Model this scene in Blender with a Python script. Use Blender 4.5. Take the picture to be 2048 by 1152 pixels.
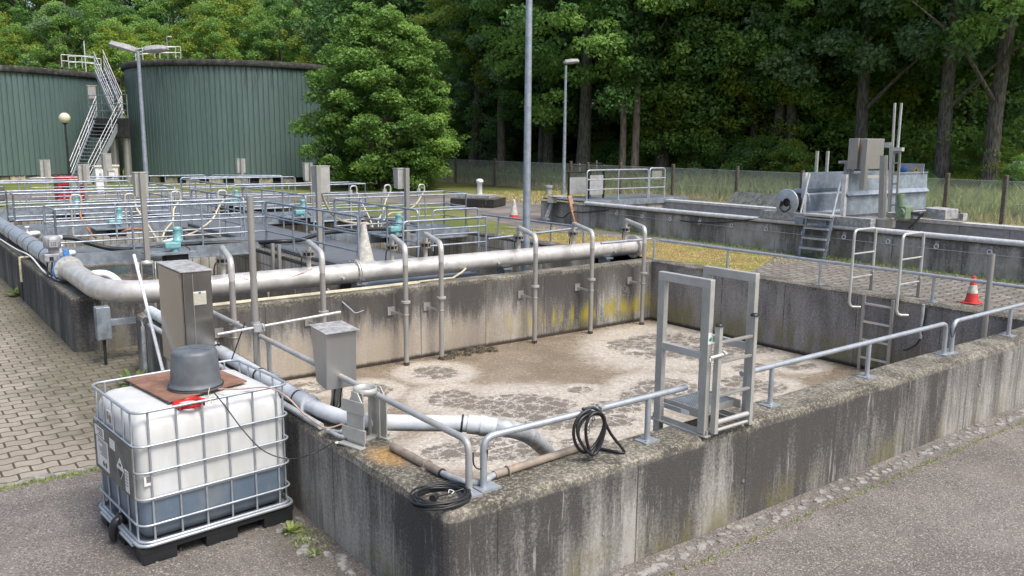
import bpy, math, random
import numpy as np
from mathutils import Vector, Matrix, noise
R=math.radians
for o in list(bpy.data.objects): bpy.data.objects.remove(o)
sc=bpy.context.scene; COL=sc.collection
# ------------------------------------------------------------------ camera
YAW,PITCH,ROLL,FOC,CH=R(52.849),R(9.834),R(.4786),1690.7,3.0746
def _cam():
    f=Vector((math.cos(PITCH)*math.cos(YAW),math.cos(PITCH)*math.sin(YAW),-math.sin(PITCH)))
    r=Vector((math.sin(YAW),-math.cos(YAW),0)); u=r.cross(f)
    return r*math.cos(ROLL)+u*math.sin(ROLL), u*math.cos(ROLL)-r*math.sin(ROLL), f
RV,UV,FV=_cam(); CP=Vector((0,0,CH))
cd=bpy.data.cameras.new('camera'); cam=bpy.data.objects.new('camera',cd); COL.objects.link(cam)
cd.sensor_width=36; cd.lens=FOC/2048*36; cd.clip_end=900; cd.clip_start=.05
M=Matrix((RV,UV,-FV)).transposed().to_4x4(); M.translation=CP; cam.matrix_world=M
sc.camera=cam
# ------------------------------------------------------------------ light
SUN_AZ,SUN_EL=R(-78),R(58)
w=bpy.data.worlds.new('World'); sc.world=w; w.use_nodes=True
nt=w.node_tree; bg=nt.nodes['Background']; sky=nt.nodes.new('ShaderNodeTexSky')
sky.sky_type='NISHITA'; sky.sun_disc=False; sky.sun_elevation=SUN_EL; sky.sun_rotation=R(90)-SUN_AZ
sky.dust_density=4.5; sky.air_density=1.1; sky.ozone_density=.9
nt.links.new(sky.outputs[0],bg.inputs[0]); bg.inputs[1].default_value=.125
sl=bpy.data.lights.new('sun','SUN'); sun=bpy.data.objects.new('sun',sl); COL.objects.link(sun)
sl.energy=1.9; sl.angle=R(24); sl.color=(1,.975,.94)
sd=Vector((math.cos(SUN_EL)*math.cos(SUN_AZ),math.cos(SUN_EL)*math.sin(SUN_AZ),math.sin(SUN_EL)))
sun.rotation_euler=sd.to_track_quat('Z','Y').to_euler()
sc.view_settings.view_transform='Standard'; sc.view_settings.look='None'
sc.view_settings.gamma=1; sc.view_settings.exposure=.80
# ------------------------------------------------------------------ measuring: a direction seen from the camera meets a real plane
def ray(x,y): return FV+RV*((x-1024)/FOC)-UV*((y-576)/FOC)
def PZ(x,y,z): d=ray(x,y); return CP+d*((z-CH)/d.z)
def PX(x,y,v): d=ray(x,y); return CP+d*(v/d.x)
def PY(x,y,v): d=ray(x,y); return CP+d*(v/d.y)
# ------------------------------------------------------------------ materials
MAT={}
class NT:
    def __init__(s,name):
        m=bpy.data.materials.new(name); m.use_nodes=True; s.m=m; s.t=m.node_tree; s.b=s.t.nodes['Principled BSDF']; MAT[name]=m
        s.pos=s.n('ShaderNodeNewGeometry').outputs['Position']
    def n(s,k,**kw):
        x=s.t.nodes.new(k)
        for a,b in kw.items(): setattr(x,a,b)
        return x
    def put(s,sock,v):
        if isinstance(v,bpy.types.NodeSocket): s.t.links.new(v,sock)
        elif isinstance(v,(tuple,list)) and len(v)==3 and sock.type=='RGBA': sock.default_value=(*v,1)
        else: sock.default_value=v
    def math(s,op,a,b=0.,c=0.,clamp=False):
        x=s.n('ShaderNodeMath',operation=op,use_clamp=clamp); s.put(x.inputs[0],a); s.put(x.inputs[1],b); s.put(x.inputs[2],c); return x.outputs[0]
    def vm(s,op,a,b=(0,0,0)):
        x=s.n('ShaderNodeVectorMath',operation=op); s.put(x.inputs[0],a); s.put(x.inputs[1],b); return x.outputs['Value'] if op in('LENGTH','DISTANCE') else x.outputs[0]
    def xyz(s,v): x=s.n('ShaderNodeSeparateXYZ'); s.put(x.inputs[0],v); return x.outputs
    def comb(s,x,y,z): c=s.n('ShaderNodeCombineXYZ'); s.put(c.inputs[0],x); s.put(c.inputs[1],y); s.put(c.inputs[2],z); return c.outputs[0]
    def noise(s,scale,vec=None,detail=4,rough=.6,st=None,dist=0.):
        v=s.pos if vec is None else vec
        if st: v=s.vm('MULTIPLY',v,st)
        x=s.n('ShaderNodeTexNoise'); s.put(x.inputs['Vector'],v); x.inputs['Scale'].default_value=scale; x.inputs['Detail'].default_value=detail
        x.inputs['Roughness'].default_value=rough; x.inputs['Distortion'].default_value=dist; return x.outputs[0]
    def vor(s,scale,vec=None,feature='F1',out='Distance'):
        x=s.n('ShaderNodeTexVoronoi',feature=feature); s.put(x.inputs['Vector'],s.pos if vec is None else vec); x.inputs['Scale'].default_value=scale; return x.outputs[out]
    def ramp(s,v,a,b,c0=0.,c1=1.):
        x=s.n('ShaderNodeMapRange',interpolation_type='SMOOTHSTEP'); s.put(x.inputs[0],v); x.inputs[1].default_value=a; x.inputs[2].default_value=b; x.inputs[3].default_value=c0; x.inputs[4].default_value=c1; return x.outputs[0]
    def mix(s,f,a,b,mode='MIX'):
        x=s.n('ShaderNodeMix',data_type='RGBA',blend_type=mode); s.put(x.inputs[0],f); s.put(x.inputs[6],a); s.put(x.inputs[7],b); return x.outputs[2]
    def bump(s,h,strength=.3,dist=.01):
        x=s.n('ShaderNodeBump'); s.put(x.inputs['Height'],h); x.inputs['Strength'].default_value=strength; x.inputs['Distance'].default_value=dist; s.t.links.new(x.outputs[0],s.b.inputs['Normal'])
    def end(s,col,rough=.8,metal=0.,spec=None):
        s.put(s.b.inputs['Base Color'],col); s.put(s.b.inputs['Roughness'],rough); s.put(s.b.inputs['Metallic'],metal)
        if spec is not None: s.b.inputs['Specular IOR Level'].default_value=spec
        return s.m
def mat_plain(name,col,rough=.6,metal=0.,var=.12,scale=6,bump=.0,st=None,dirt=None):
    s=NT(name); c2=tuple(x*(1-var*2.2) for x in col); n=s.noise(scale,st=st)
    c=s.mix(s.ramp(n,.35,.65),c2,col)
    if dirt: c=s.mix(s.ramp(s.noise(scale*2.3,detail=6),.52,.72),c,dirt)
    if bump: s.bump(s.noise(scale*5),bump,.004)
    return s.end(c,s.ramp(n,.3,.7,rough*1.15,rough*.85),metal)
def mat_concrete(name,light=(.36,.35,.325),mid=(.195,.188,.175),dark=(.055,.053,.051),zt=.81,zb=0.,moss=.5,special=None,stain=.5,grad=.12):
    s=NT(name); P=s.xyz(s.pos); x,y,z=P[0],P[1],P[2]
    zz=s.ramp(z,zb,zt)
    big=s.noise(1.3,detail=5,rough=.7,st=(1,1,.7)); st=s.noise(5.,detail=5,rough=.65,st=(1,1,.13)); st2=s.noise(16.,detail=5,rough=.7,st=(1,1,.1)); gr=s.noise(38.,detail=5,rough=.75)
    band=s.noise(.9,detail=2,st=(1,1,.08)); m=s.math('ADD',s.math('MULTIPLY',st,.42),s.math('ADD',s.math('MULTIPLY',big,.4),s.math('MULTIPLY',s.ramp(band,.42,.58,-.04,.4),.45))); m=s.math('ADD',m,s.math('MULTIPLY',s.math('SUBTRACT',st2,.5),.35))
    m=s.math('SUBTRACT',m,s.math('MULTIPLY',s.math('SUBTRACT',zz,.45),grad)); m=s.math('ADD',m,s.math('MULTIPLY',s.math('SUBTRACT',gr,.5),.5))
    k=.5-(.5-stain)*.12
    c=s.mix(s.ramp(m,k+.0,k+.17),mid,light); c=s.mix(s.ramp(m,k-.15,k+.04),dark,c)
    bl=s.noise(7.,detail=6,rough=.75,st=(1,1,.07)); c=s.mix(s.math('MULTIPLY',s.ramp(bl,.53,.63),.5*(1 if stain>.5 else .5)),c,dark)
    wl=s.noise(11.,detail=4,rough=.7,st=(1,1,.09)); c=s.mix(s.math('MULTIPLY',s.ramp(wl,.6,.68),.5),c,(.42,.405,.37))
    sp=s.noise(95.,detail=3,rough=.8); c=s.mix(s.ramp(sp,.56,.72,0,.45),c,(.45,.42,.37)); c=s.mix(s.ramp(sp,.44,.3,0,.55),c,(.03,.028,.026))
    if moss:
        g=s.math('MULTIPLY',s.ramp(z,zb+.42,zb+.02),s.ramp(s.noise(2.6,detail=5,st=(1,1,.5)),.46,.66),clamp=True)
        c=s.mix(s.math('MULTIPLY',g,moss),c,(.12,.105,.025))
    if special=='basin':
        # lichen on the far wall, orange rust spot on the near coping, damp band above the water
        yy=s.math('MULTIPLY',s.math('MULTIPLY',s.ramp(y,11.2,11.35),s.ramp(x,8.2,8.9)),s.ramp(s.math('ADD',z,s.math('MULTIPLY',s.noise(4.,detail=3,st=(1,1,.2)),.5)),.5,.2),clamp=True)
        yy=s.math('MULTIPLY',yy,s.ramp(z,-.28,-.05)); yy=s.math('MULTIPLY',yy,s.ramp(s.noise(3.4,detail=5,st=(1.6,1,.28)),.42,.56))
        c=s.mix(s.math('MULTIPLY',yy,.75),c,(.31,.25,.012))
        rw=s.math('MULTIPLY',s.ramp(x,12.0,12.04),s.ramp(s.noise(3.,detail=5,st=(1,1,.4)),.3,.7,.3,.9)); c=s.mix(rw,c,s.mix(s.ramp(gr,.35,.65),(.19,.175,.17),(.34,.32,.31)))
        gg=s.math('MULTIPLY',s.math('MULTIPLY',s.ramp(x,12.0,12.04),s.ramp(z,.3,-.15)),s.ramp(s.noise(3.,detail=5,st=(1,1.4,.4)),.38,.6),clamp=True)
        c=s.mix(s.math('MULTIPLY',gg,.65),c,(.16,.145,.045))
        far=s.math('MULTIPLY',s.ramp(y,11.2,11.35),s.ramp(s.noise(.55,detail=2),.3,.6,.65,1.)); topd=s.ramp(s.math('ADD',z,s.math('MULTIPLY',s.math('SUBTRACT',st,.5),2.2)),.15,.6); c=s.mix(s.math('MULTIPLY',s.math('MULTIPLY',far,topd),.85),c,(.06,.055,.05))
        pale=s.math('MULTIPLY',s.math('MULTIPLY',far,s.ramp(x,10.2,7.8)),s.ramp(s.math('ADD',z,s.math('MULTIPLY',s.math('SUBTRACT',st,.5),1.4)),.45,.0),clamp=True)
        c=s.mix(s.math('MULTIPLY',pale,.75),c,s.mix(gr,(.3,.25,.2),(.46,.4,.33)))
        wet=s.ramp(s.math('ADD',z,s.math('MULTIPLY',st2,.06)),-.25,-.31); c=s.mix(wet,c,(.035,.027,.02))
        d=s.vm('DISTANCE',s.vm('MULTIPLY',s.pos,(1.,.62,1)),(2.83,5.2*.62,.81)); o=s.math('MULTIPLY',s.ramp(s.math('ADD',d,s.math('MULTIPLY',s.math('SUBTRACT',gr,.5),.2)),.19,.06),.8)
    for ax_,per in ((x,1.27),(y,1.31)):
        fr_=s.math('ABSOLUTE',s.math('SUBTRACT',s.math('FRACT',s.math('ADD',s.math('DIVIDE',ax_,per),.13)),.5)); nn=s.xyz(s.n('ShaderNodeNewGeometry').outputs['Normal'])[1 if ax_ is x else 0]
        ln=s.math('MULTIPLY',s.ramp(fr_,.0065,.003),s.math('MULTIPLY',s.ramp(s.math('ABSOLUTE',nn),.7,.9),s.ramp(s.noise(2.5,detail=3),.4,.55,.25,.9))); c=s.mix(ln,c,(.03,.028,.026))
    nz=s.xyz(s.n('ShaderNodeNewGeometry').outputs['Normal'])[2]
    tp=s.ramp(nz,.35,.8); tn=s.noise(3.,detail=5); peb=s.vor(46.); pebm=s.math('MULTIPLY',s.ramp(peb,.34,.2),s.ramp(s.noise(9.,detail=2),.42,.6))
    tc=s.mix(s.ramp(tn,.4,.62),(.075,.07,.052) if special else (.05,.048,.04),(.25,.23,.185) if special else (.13,.125,.11)); tc=s.mix(s.ramp(gr,.42,.6,.55,0),tc,(.04,.034,.028)); tc=s.mix(s.math('MULTIPLY',pebm,.45),tc,(.44,.42,.37)); tc=s.mix(s.ramp(s.noise(6.,detail=6,rough=.7),.56,.64,0,.8),tc,(.05,.055,.02))
    ed=s.math('MULTIPLY',s.ramp(s.math('ADD',z,s.math('MULTIPLY',s.math('SUBTRACT',s.noise(8.,detail=6,rough=.75),.5),.22)),zt-.10,zt-.03),.85); tp=s.math('MAXIMUM',tp,ed); tc=s.mix(s.math('MULTIPLY',ed,s.ramp(gr,.5,.62,0,.6)),tc,(.4,.37,.31)); c=s.mix(tp,c,tc)
    if special=='basin': c=s.mix(o,c,s.mix(s.ramp(gr,.4,.6),(.26,.15,.06),(.45,.28,.10)))
    s.bump(s.math('ADD',s.math('MULTIPLY',gr,.6),s.math('MULTIPLY',sp,.5)),.55,.012)
    return s.end(c,.9)
def build_materials():
    mat_concrete('concrete_basin',special='basin',zb=-.05,stain=.66,moss=.75)
    mat_concrete('concrete_tank',dark=(.03,.03,.031),mid=(.075,.074,.073),light=(.16,.155,.148),zb=0,moss=.5,stain=.62)
    mat_concrete('concrete_settling',dark=(.11,.105,.095),mid=(.27,.26,.235),light=(.40,.385,.35),zb=.81,zt=1.42,moss=.6,stain=.25)
    mat_concrete('concrete_plain',dark=(.12,.115,.1),mid=(.28,.27,.24),light=(.4,.38,.34),zb=.8,zt=1.4,moss=.2,stain=.4)
    mat_plain('roof_dark',(.045,.045,.04),.9,0,.25,3,dirt=(.11,.11,.09),bump=.4); mat_concrete('roof_rim',dark=(.012,.012,.012),mid=(.022,.022,.02),light=(.06,.06,.05),moss=0,zb=7.1,zt=5,stain=.8)
    mat_plain('galvanised',(.46,.50,.54),.42,.55,.1,9)
    mat_plain('galvanised_blue',(.36,.41,.47),.45,.5,.13,8)
    mat_plain('galvanised_dull',(.27,.31,.35),.55,.4,.18,7)
    mat_plain('panel_galvanised',(.33,.39,.45),.5,.45,.15,5,dirt=(.2,.22,.25))
    mat_plain('stainless',(.35,.34,.32),.36,.35,.06,2)
    mat_plain('stainless_pale',(.55,.55,.53),.4,.35,.1,3)
    mat_plain('stainless_pipe',(.60,.585,.56),.34,.35,.1,4,dirt=(.42,.39,.34))
    mat_plain('cabinet_steel',(.37,.355,.33),.2,.88,.04,1.1,dirt=(.31,.29,.26))
    mat_plain('box_steel',(.47,.465,.45),.32,.7,.06,3,st=(3,3,.6))
    mat_plain('dusty_steel',(.42,.42,.42),.7,.2,.2,14,dirt=(.2,.2,.2))
    mat_plain('aluminium_pale',(.46,.46,.43),.42,.3,.08,6)
    mat_plain('white_pipe',(.74,.75,.77),.35,0,.05,5)
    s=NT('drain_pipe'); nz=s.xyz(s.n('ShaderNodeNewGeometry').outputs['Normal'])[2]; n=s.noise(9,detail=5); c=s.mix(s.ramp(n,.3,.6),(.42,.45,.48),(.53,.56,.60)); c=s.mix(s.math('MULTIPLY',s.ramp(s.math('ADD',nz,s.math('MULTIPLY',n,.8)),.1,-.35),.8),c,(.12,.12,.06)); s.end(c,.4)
    mat_plain('cream_pipe',(.55,.5,.36),.5,0,.12,9,dirt=(.4,.34,.22))
    mat_plain('rusty_beige_pipe',(.34,.285,.23),.6,0,.15,6,dirt=(.26,.18,.12))
    mat_plain('grey_conduit',(.42,.45,.47),.5,0,.15,7,dirt=(.25,.22,.19))
    mat_plain('stained_rail',(.43,.44,.44),.5,.35,.1,3,dirt=(.42,.35,.24))
    mat_plain('black_rubber',(.018,.019,.021),.45,0,.1)
    mat_plain('black_plastic',(.02,.022,.025),.35,0,.1,bump=.1)
    mat_plain('brown_board',(.25,.135,.09),.75,0,.16,9,bump=.2)
    mat_plain('bucket_grey',(.115,.13,.145),.5,0,.12,7,bump=.15)
    mat_plain('red_plastic',(.65,.02,.02),.35)
    mat_plain('red_paint',(.36,.012,.02),.5,0,.1)
    mat_plain('orange_hose',(.33,.14,.06),.55,0,.15)
    mat_plain('pink_hose',(.5,.36,.29),.5)
    mat_plain('teal_paint',(.17,.40,.42),.4,0,.1,12,dirt=(.3,.45,.45))
    mat_plain('blue_paint',(.06,.25,.62),.4,0,.1,12,dirt=(.4,.42,.45))
    mat_plain('grey_paint',(.36,.37,.38),.45,.1,.12,12)
    mat_plain('green_paint',(.17,.25,.155),.5,0,.15,12,dirt=(.25,.28,.25))
    mat_plain('dark_metal',(.035,.035,.038),.6,.4,.2,9)
    mat_plain('white_paint',(.72,.74,.74),.5,0,.07,8,dirt=(.5,.5,.48))
    mat_plain('rail_white',(.68,.69,.7),.45,.2,.1,8,dirt=(.45,.44,.42))
    mat_plain('sticker_white',(.72,.72,.7),.5,0,.03)
    mat_plain('sticker_black',(.02,.02,.02),.5,0,.03)
    mat_plain('sticker_green',(.03,.35,.18),.5,0,.03)
    mat_plain('sticker_blue',(.05,.15,.4),.5,0,.03)
    mat_plain('sticker_orange',(.62,.28,.13),.5,0,.05)
    mat_plain('sticker_yellow',(.8,.5,.03),.5,0,.05)
    mat_plain('vent_cream',(.62,.6,.5),.5,0,.05)
    mat_plain('plate_grey',(.15,.155,.155),.5,.3,.1)
    mat_plain('cone_white',(.56,.55,.5),.6,0,.15,14,dirt=(.38,.33,.25))
    mat_plain('cone_red',(.62,.05,.04),.55,0,.12,14)
    mat_plain('wood_board',(.38,.22,.14),.8,0,.2,5,st=(6,6,.6))
    mat_plain('fence_post',(.13,.11,.09),.9,0,.2,12,bump=.3)
    mat_plain('fence_wire',(.62,.65,.62),.6,.1,.1)
    mat_plain('glass_globe',(.62,.60,.45),.3,0,.06)
    mat_plain('solar_slab',(.12,.135,.13),.8,0,.25,4,dirt=(.2,.2,.17))
    mat_plain('drain_grey',(.35,.355,.36),.6,0,.1,7)
    mat_plain('stone',(.30,.29,.27),.9,0,.25,9,bump=.5,dirt=(.12,.11,.08))
    mat_plain('base_block',(.46,.42,.32),.9,0,.2,3,dirt=(.2,.17,.1))
    mat_plain('leaf_dry',(.22,.16,.07),.8,0,.2)
    mat_plain('debris',(.05,.045,.03),.9,0,.3,20,bump=.6,dirt=(.3,.22,.12))
    mat_plain('bark',(.16,.145,.12),.95,0,.3,6,bump=.8,st=(3,3,.6))
    mat_plain('bark_pale',(.22,.18,.14),.9,0,.25,5,bump=.5,st=(2,2,.5))
    s=NT('cladding'); P=s.xyz(s.pos); n=s.noise(2.,st=(1,1,.25)); c=s.mix(n,(.08,.127,.12),(.105,.16,.15)); c=s.mix(s.ramp(s.noise(1.6,detail=0,st=(1,1,.0)),.4,.6,0,.25),c,(.06,.10,.095)); c=s.mix(s.math('MULTIPLY',s.ramp(P[2],4.6,6.6),s.ramp(s.noise(5,detail=5,st=(1,1,.12)),.5,.66)),c,(.05,.075,.065)); c=s.mix(s.ramp(s.noise(9,detail=5,st=(1,1,.2)),.5,.75,0,.4),c,(.14,.2,.18)); s.end(c,.45,.1)
    s=NT('deck'); P=s.xyz(s.pos); b=s.math('FRACT',s.math('MULTIPLY',P[1],3.3)); n=s.noise(5); c=s.mix(n,(.115,.125,.14),(.17,.185,.2)); c=s.mix(s.ramp(b,.93,.97,0,.6),c,(.06,.065,.07)); s.end(c,.6,.25)
    s=NT('grating'); P=s.xyz(s.pos)
    a=s.math('FRACT',s.math('MULTIPLY',P[0],30)); b=s.math('FRACT',s.math('MULTIPLY',P[1],30)); g=s.math('MAXIMUM',s.ramp(a,.25,.3,1,0),s.ramp(b,.25,.3,1,0))
    c=s.mix(s.math('MULTIPLY',g,.8),(.07,.078,.088),(.3,.34,.38)); s.end(c,.5,.3)
    s=NT('tile'); P=s.xyz(s.pos); u=s.math('ADD',P[0],P[1]); a=s.math('FRACT',s.math('MULTIPLY',u,5.5)); b=s.math('FRACT',s.math('MULTIPLY',P[2],2.))
    g=s.math('MAXIMUM',s.ramp(a,.08,.12,1,0),s.math('MULTIPLY',s.ramp(b,.04,.07,1,0),.8)); n=s.noise(3,detail=5,st=(1,1,.3)); c=s.mix(s.ramp(n,.35,.6),(.3,.27,.2),(.56,.55,.5)); c=s.mix(g,c,(.12,.11,.095)); s.end(c,.5)
    # ground
    s=NT('asphalt'); n=s.noise(1.2,detail=4); v=s.vor(105.,out='Color'); vv=s.xyz(v)[0]; g=s.noise(130,detail=3,rough=.8)
    c=s.mix(s.ramp(n,.35,.65),(.132,.118,.106),(.185,.166,.15)); c=s.mix(s.ramp(vv,.78,.97,0,.75),c,(.4,.36,.32)); c=s.mix(s.ramp(vv,.28,.06,0,.7),c,(.04,.037,.033)); P=s.xyz(s.pos); damp=s.math('MULTIPLY',s.ramp(s.math('ADD',s.math('ABSOLUTE',s.math('SUBTRACT',P[0],2.4)),s.math('MULTIPLY',s.noise(2.,detail=5),.9)),.85,.35),s.ramp(P[1],3.6,4.4)); c=s.mix(s.math('MULTIPLY',damp,.55),c,(.05,.045,.035))
    tyre=s.math('MULTIPLY',s.ramp(s.noise(1.,detail=4,st=(.25,2.2,1)),.5,.62),.22); c=s.mix(tyre,c,(.07,.066,.06)); c=s.mix(s.ramp(s.noise(.5,detail=5),.55,.7,0,.5),c,(.17,.14,.115)); c=s.mix(s.ramp(s.noise(.33,detail=6,rough=.7),.57,.62,0,.4),c,(.07,.062,.058)); c=s.mix(s.ramp(s.noise(2.3,detail=6,rough=.8),.66,.7,0,.6),c,(.05,.045,.04))
    s.bump(s.math('ADD',vv,g),.6,.006); s.end(c,.9)
    s=NT('path_asphalt'); n=s.noise(.8,detail=6); c=s.mix(s.ramp(n,.4,.62),(.12,.108,.1),(.2,.18,.165)); c=s.mix(s.ramp(s.noise(2.5,detail=6),.6,.7,0,.6),c,(.09,.1,.03)); s.end(c,.95)
    s=NT('pavers'); P=s.xyz(s.pos); wob=s.math('MULTIPLY',s.math('SINE',s.math('MULTIPLY',P[0],2*math.pi/.24)),.014); wob2=s.math('MULTIPLY',s.math('SUBTRACT',s.noise(9),.5),.012)
    v=s.comb(s.math('ADD',P[0],wob2),s.math('ADD',s.math('ADD',P[1],wob),wob2),0.)
    def bricks(s,v,bw,rh,mort):
        b=s.n('ShaderNodeTexBrick',offset=.5); s.put(b.inputs['Vector'],v); b.inputs['Scale'].default_value=1; b.inputs['Brick Width'].default_value=bw; b.inputs['Row Height'].default_value=rh; b.inputs['Mortar Size'].default_value=mort; b.inputs['Mortar Smooth'].default_value=.2
        b.inputs['Color1'].default_value=(0,0,0,1); b.inputs['Color2'].default_value=(1,1,1,1); b.inputs['Mortar'].default_value=(.5,.5,.5,1); return b
    b=bricks(s,v,.24,.17,.011)
    n=s.noise(14,detail=6,rough=.7); c=s.mix(s.xyz(b.outputs[0])[0],(.27,.24,.195),(.34,.305,.25)); c=s.mix(s.ramp(n,.4,.65,.5,0),c,(.2,.178,.15)); c=s.mix(s.ramp(s.noise(.9,detail=6),.4,.62,0,.35),c,(.18,.16,.13))
    c=s.mix(b.outputs['Fac'],c,(.06,.046,.03))
    # moss creeping out from the tank walls
    dm=s.math('ADD',P[0],s.math('MULTIPLY',s.noise(1.7,detail=6,rough=.7),2.2)); dm2=s.math('ADD',P[1],s.math('MULTIPLY',P[0],1.1)); mo=s.math('MULTIPLY',s.ramp(dm,2.1,3.0),s.ramp(dm2,9.6,11.6)); mo=s.math('MULTIPLY',mo,s.ramp(s.noise(7.,detail=5),.3,.55,.55,1))
    c=s.mix(mo,c,s.mix(s.ramp(s.noise(16,detail=4),.48,.66),s.mix(.35,(.06,.05,.035),c),(.10,.11,.035)))
    s.bump(s.math('SUBTRACT',s.math('MULTIPLY',n,.25),b.outputs['Fac']),.7,.01); s.end(c,.92)
    s=NT('pavers_worn'); P=s.xyz(s.pos); v=s.comb(s.math('ADD',P[0],s.math('MULTIPLY',s.noise(8),.05)),s.math('ADD',P[1],s.math('MULTIPLY',s.math('SINE',s.math('MULTIPLY',P[0],2*math.pi/.24)),.02)),0.); b=bricks(s,v,.24,.17,.016)
    n=s.noise(6,detail=6,rough=.7); c=s.mix(s.xyz(b.outputs[0])[0],(.165,.152,.135),(.25,.232,.205)); c=s.mix(s.ramp(n,.4,.62,.6,0),c,(.11,.095,.08)); c=s.mix(s.math('MULTIPLY',b.outputs['Fac'],.85),c,(.05,.045,.03)); s.bump(s.math('SUBTRACT',s.math('MULTIPLY',n,.3),b.outputs['Fac']),.8,.012); s.end(c,.95)
    s=NT('lawn'); n=s.noise(.35,detail=5); c=s.mix(s.ramp(n,.35,.65),(.10,.135,.025),(.21,.21,.055)); c=s.mix(s.ramp(s.noise(30,detail=3),.4,.7,0,.5),c,(.05,.065,.015)); s.bump(s.noise(60,detail=3),.8,.03); s.end(c,.95)
    s=NT('dry_lawn'); n=s.noise(1.,detail=6); c=s.mix(s.ramp(n,.38,.62),(.17,.19,.05),(.33,.29,.13)); c=s.mix(s.ramp(s.noise(25,detail=3),.45,.7,0,.6),c,(.07,.08,.02)); s.bump(s.noise(50,detail=3),.8,.03); s.end(c,.95)
    s=NT('mossy_ground'); n=s.noise(2.2,detail=6,rough=.7); m=s.noise(1.,detail=6,rough=.65); c=s.mix(s.ramp(n,.38,.6),(.22,.145,.05),(.31,.215,.08)); c=s.mix(s.ramp(m,.48,.62),c,(.16,.175,.035)); c=s.mix(s.ramp(s.noise(7,detail=6,rough=.7),.55,.66,0,.85),c,(.42,.42,.06)); c=s.mix(s.ramp(s.noise(30,detail=3),.5,.7,0,.7),c,(.09,.06,.02))
    s.bump(s.noise(35,detail=4),.9,.03); s.end(c,.95)
    s=NT('forest_floor'); c=s.mix(s.noise(2,detail=5),(.03,.025,.012),(.05,.055,.018)); s.end(c,.95)
    # effluent: the foam field is an attribute of the surface, broken up by noise
    s=NT('effluent'); a=s.n('ShaderNodeAttribute',attribute_name='foam').outputs['Fac']; P=s.xyz(s.pos)
    wn=s.noise(7.,detail=5,rough=.65,dist=1.2); fn=s.noise(26.,detail=4,rough=.7,dist=.6); f=s.math('ADD',a,s.math('MULTIPLY',s.math('SUBTRACT',wn,.5),.42))
    tan=s.mix(s.ramp(s.noise(2.,detail=5),.35,.65),(.225,.182,.132),(.292,.245,.185)); rip=s.noise(17.,detail=6,rough=.75,dist=1.6); tan=s.mix(s.ramp(rip,.4,.6,.45,0),tan,(.16,.118,.085))
    tan=s.mix(s.ramp(rip,.54,.68,0,.6),tan,(.48,.41,.33))
    sw=s.noise(3.2,detail=5,rough=.6,dist=2.2); ring=s.math('MULTIPLY',s.ramp(f,.36,.7),s.ramp(sw,.3,.55,.55,1.)); cream=s.mix(s.ramp(fn,.35,.65),(.345,.305,.25),(.56,.52,.46)); c=s.mix(ring,tan,cream)
    warp=s.vm('ADD',s.vm('MULTIPLY',s.pos,(1,1,1)),s.comb(s.math('MULTIPLY',wn,.5),s.math('MULTIPLY',fn,.25),0.))
    cell=s.vor(5.,vec=warp,feature='DISTANCE_TO_EDGE'); net=s.math('MAXIMUM',s.ramp(cell,.07,.015,0,.85),s.ramp(s.noise(15.,detail=6,rough=.7,dist=2.),.6,.68,0,.6))
    core=s.mix(net,s.mix(s.ramp(s.noise(70.,detail=3,rough=.8),.4,.62),(.085,.072,.058),(.24,.21,.175)),(.58,.55,.49))
    cm=s.math('MULTIPLY',s.ramp(f,.86,.93),.95)
    c=s.mix(cm,c,core); s.bump(s.math('ADD',s.math('MULTIPLY',rip,.8),s.math('MULTIPLY',fn,.5)),.42,.03); s.end(c,s.ramp(f,.2,.7,.13,.4))
    s=NT('dark_water'); n=s.noise(3.,detail=5); c=s.mix(s.ramp(n,.4,.6),(.1,.075,.05),(.17,.13,.09)); c=s.mix(s.ramp(s.noise(9,detail=5,dist=1),.6,.68),c,(.5,.47,.42)); s.bump(s.noise(6),.3,.03); s.end(c,.15)
    s=NT('tote_plastic'); tc=s.n('ShaderNodeTexCoord').outputs['Object']; z=s.xyz(tc)[2]
    c=s.mix(s.ramp(s.noise(4,st=(2,2,.5)),.35,.7),(.50,.51,.495),(.57,.59,.605)); liq=s.mix(s.noise(5.),(.085,.12,.165),(.14,.185,.24)); liq=s.mix(s.ramp(s.noise(20,st=(1,1,.3)),.55,.75,0,.35),liq,(.2,.25,.3))
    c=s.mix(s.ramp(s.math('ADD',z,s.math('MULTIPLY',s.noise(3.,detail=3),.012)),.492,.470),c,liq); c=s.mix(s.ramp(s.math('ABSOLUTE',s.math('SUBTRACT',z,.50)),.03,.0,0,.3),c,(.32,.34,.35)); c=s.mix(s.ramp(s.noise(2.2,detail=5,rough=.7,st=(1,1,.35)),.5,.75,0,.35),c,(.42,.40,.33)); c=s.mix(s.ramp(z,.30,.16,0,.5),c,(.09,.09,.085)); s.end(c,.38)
    # leaves
    for nm,c1,c2,tr in (('leaf_mid',(.09,.205,.045),(.25,.42,.10),.5),('leaf_dark',(.06,.15,.045),(.14,.28,.08),.45),('leaf_yellow',(.11,.19,.03),(.25,.33,.05),.45),('leaf_blue',(.09,.18,.09),(.21,.34,.16),.45),('leaf_big',(.04,.115,.025),(.13,.25,.05),.4),('leaf_weed',(.18,.27,.08),(.4,.47,.18),.45),('blade',(.3,.31,.11),(.58,.53,.27),.4),('leaf_deep',(.045,.10,.035),(.10,.19,.06),.3)):
        s=NT(nm); rn=s.n('ShaderNodeObjectInfo').outputs['Random']; at=s.n('ShaderNodeAttribute',attribute_name='tint').outputs['Fac']
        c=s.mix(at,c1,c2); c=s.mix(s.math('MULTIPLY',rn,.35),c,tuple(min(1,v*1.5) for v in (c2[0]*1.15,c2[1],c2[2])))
        s.put(s.b.inputs['Base Color'],c); s.b.inputs['Roughness'].default_value=.55; s.b.inputs['Specular IOR Level'].default_value=.35
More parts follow.
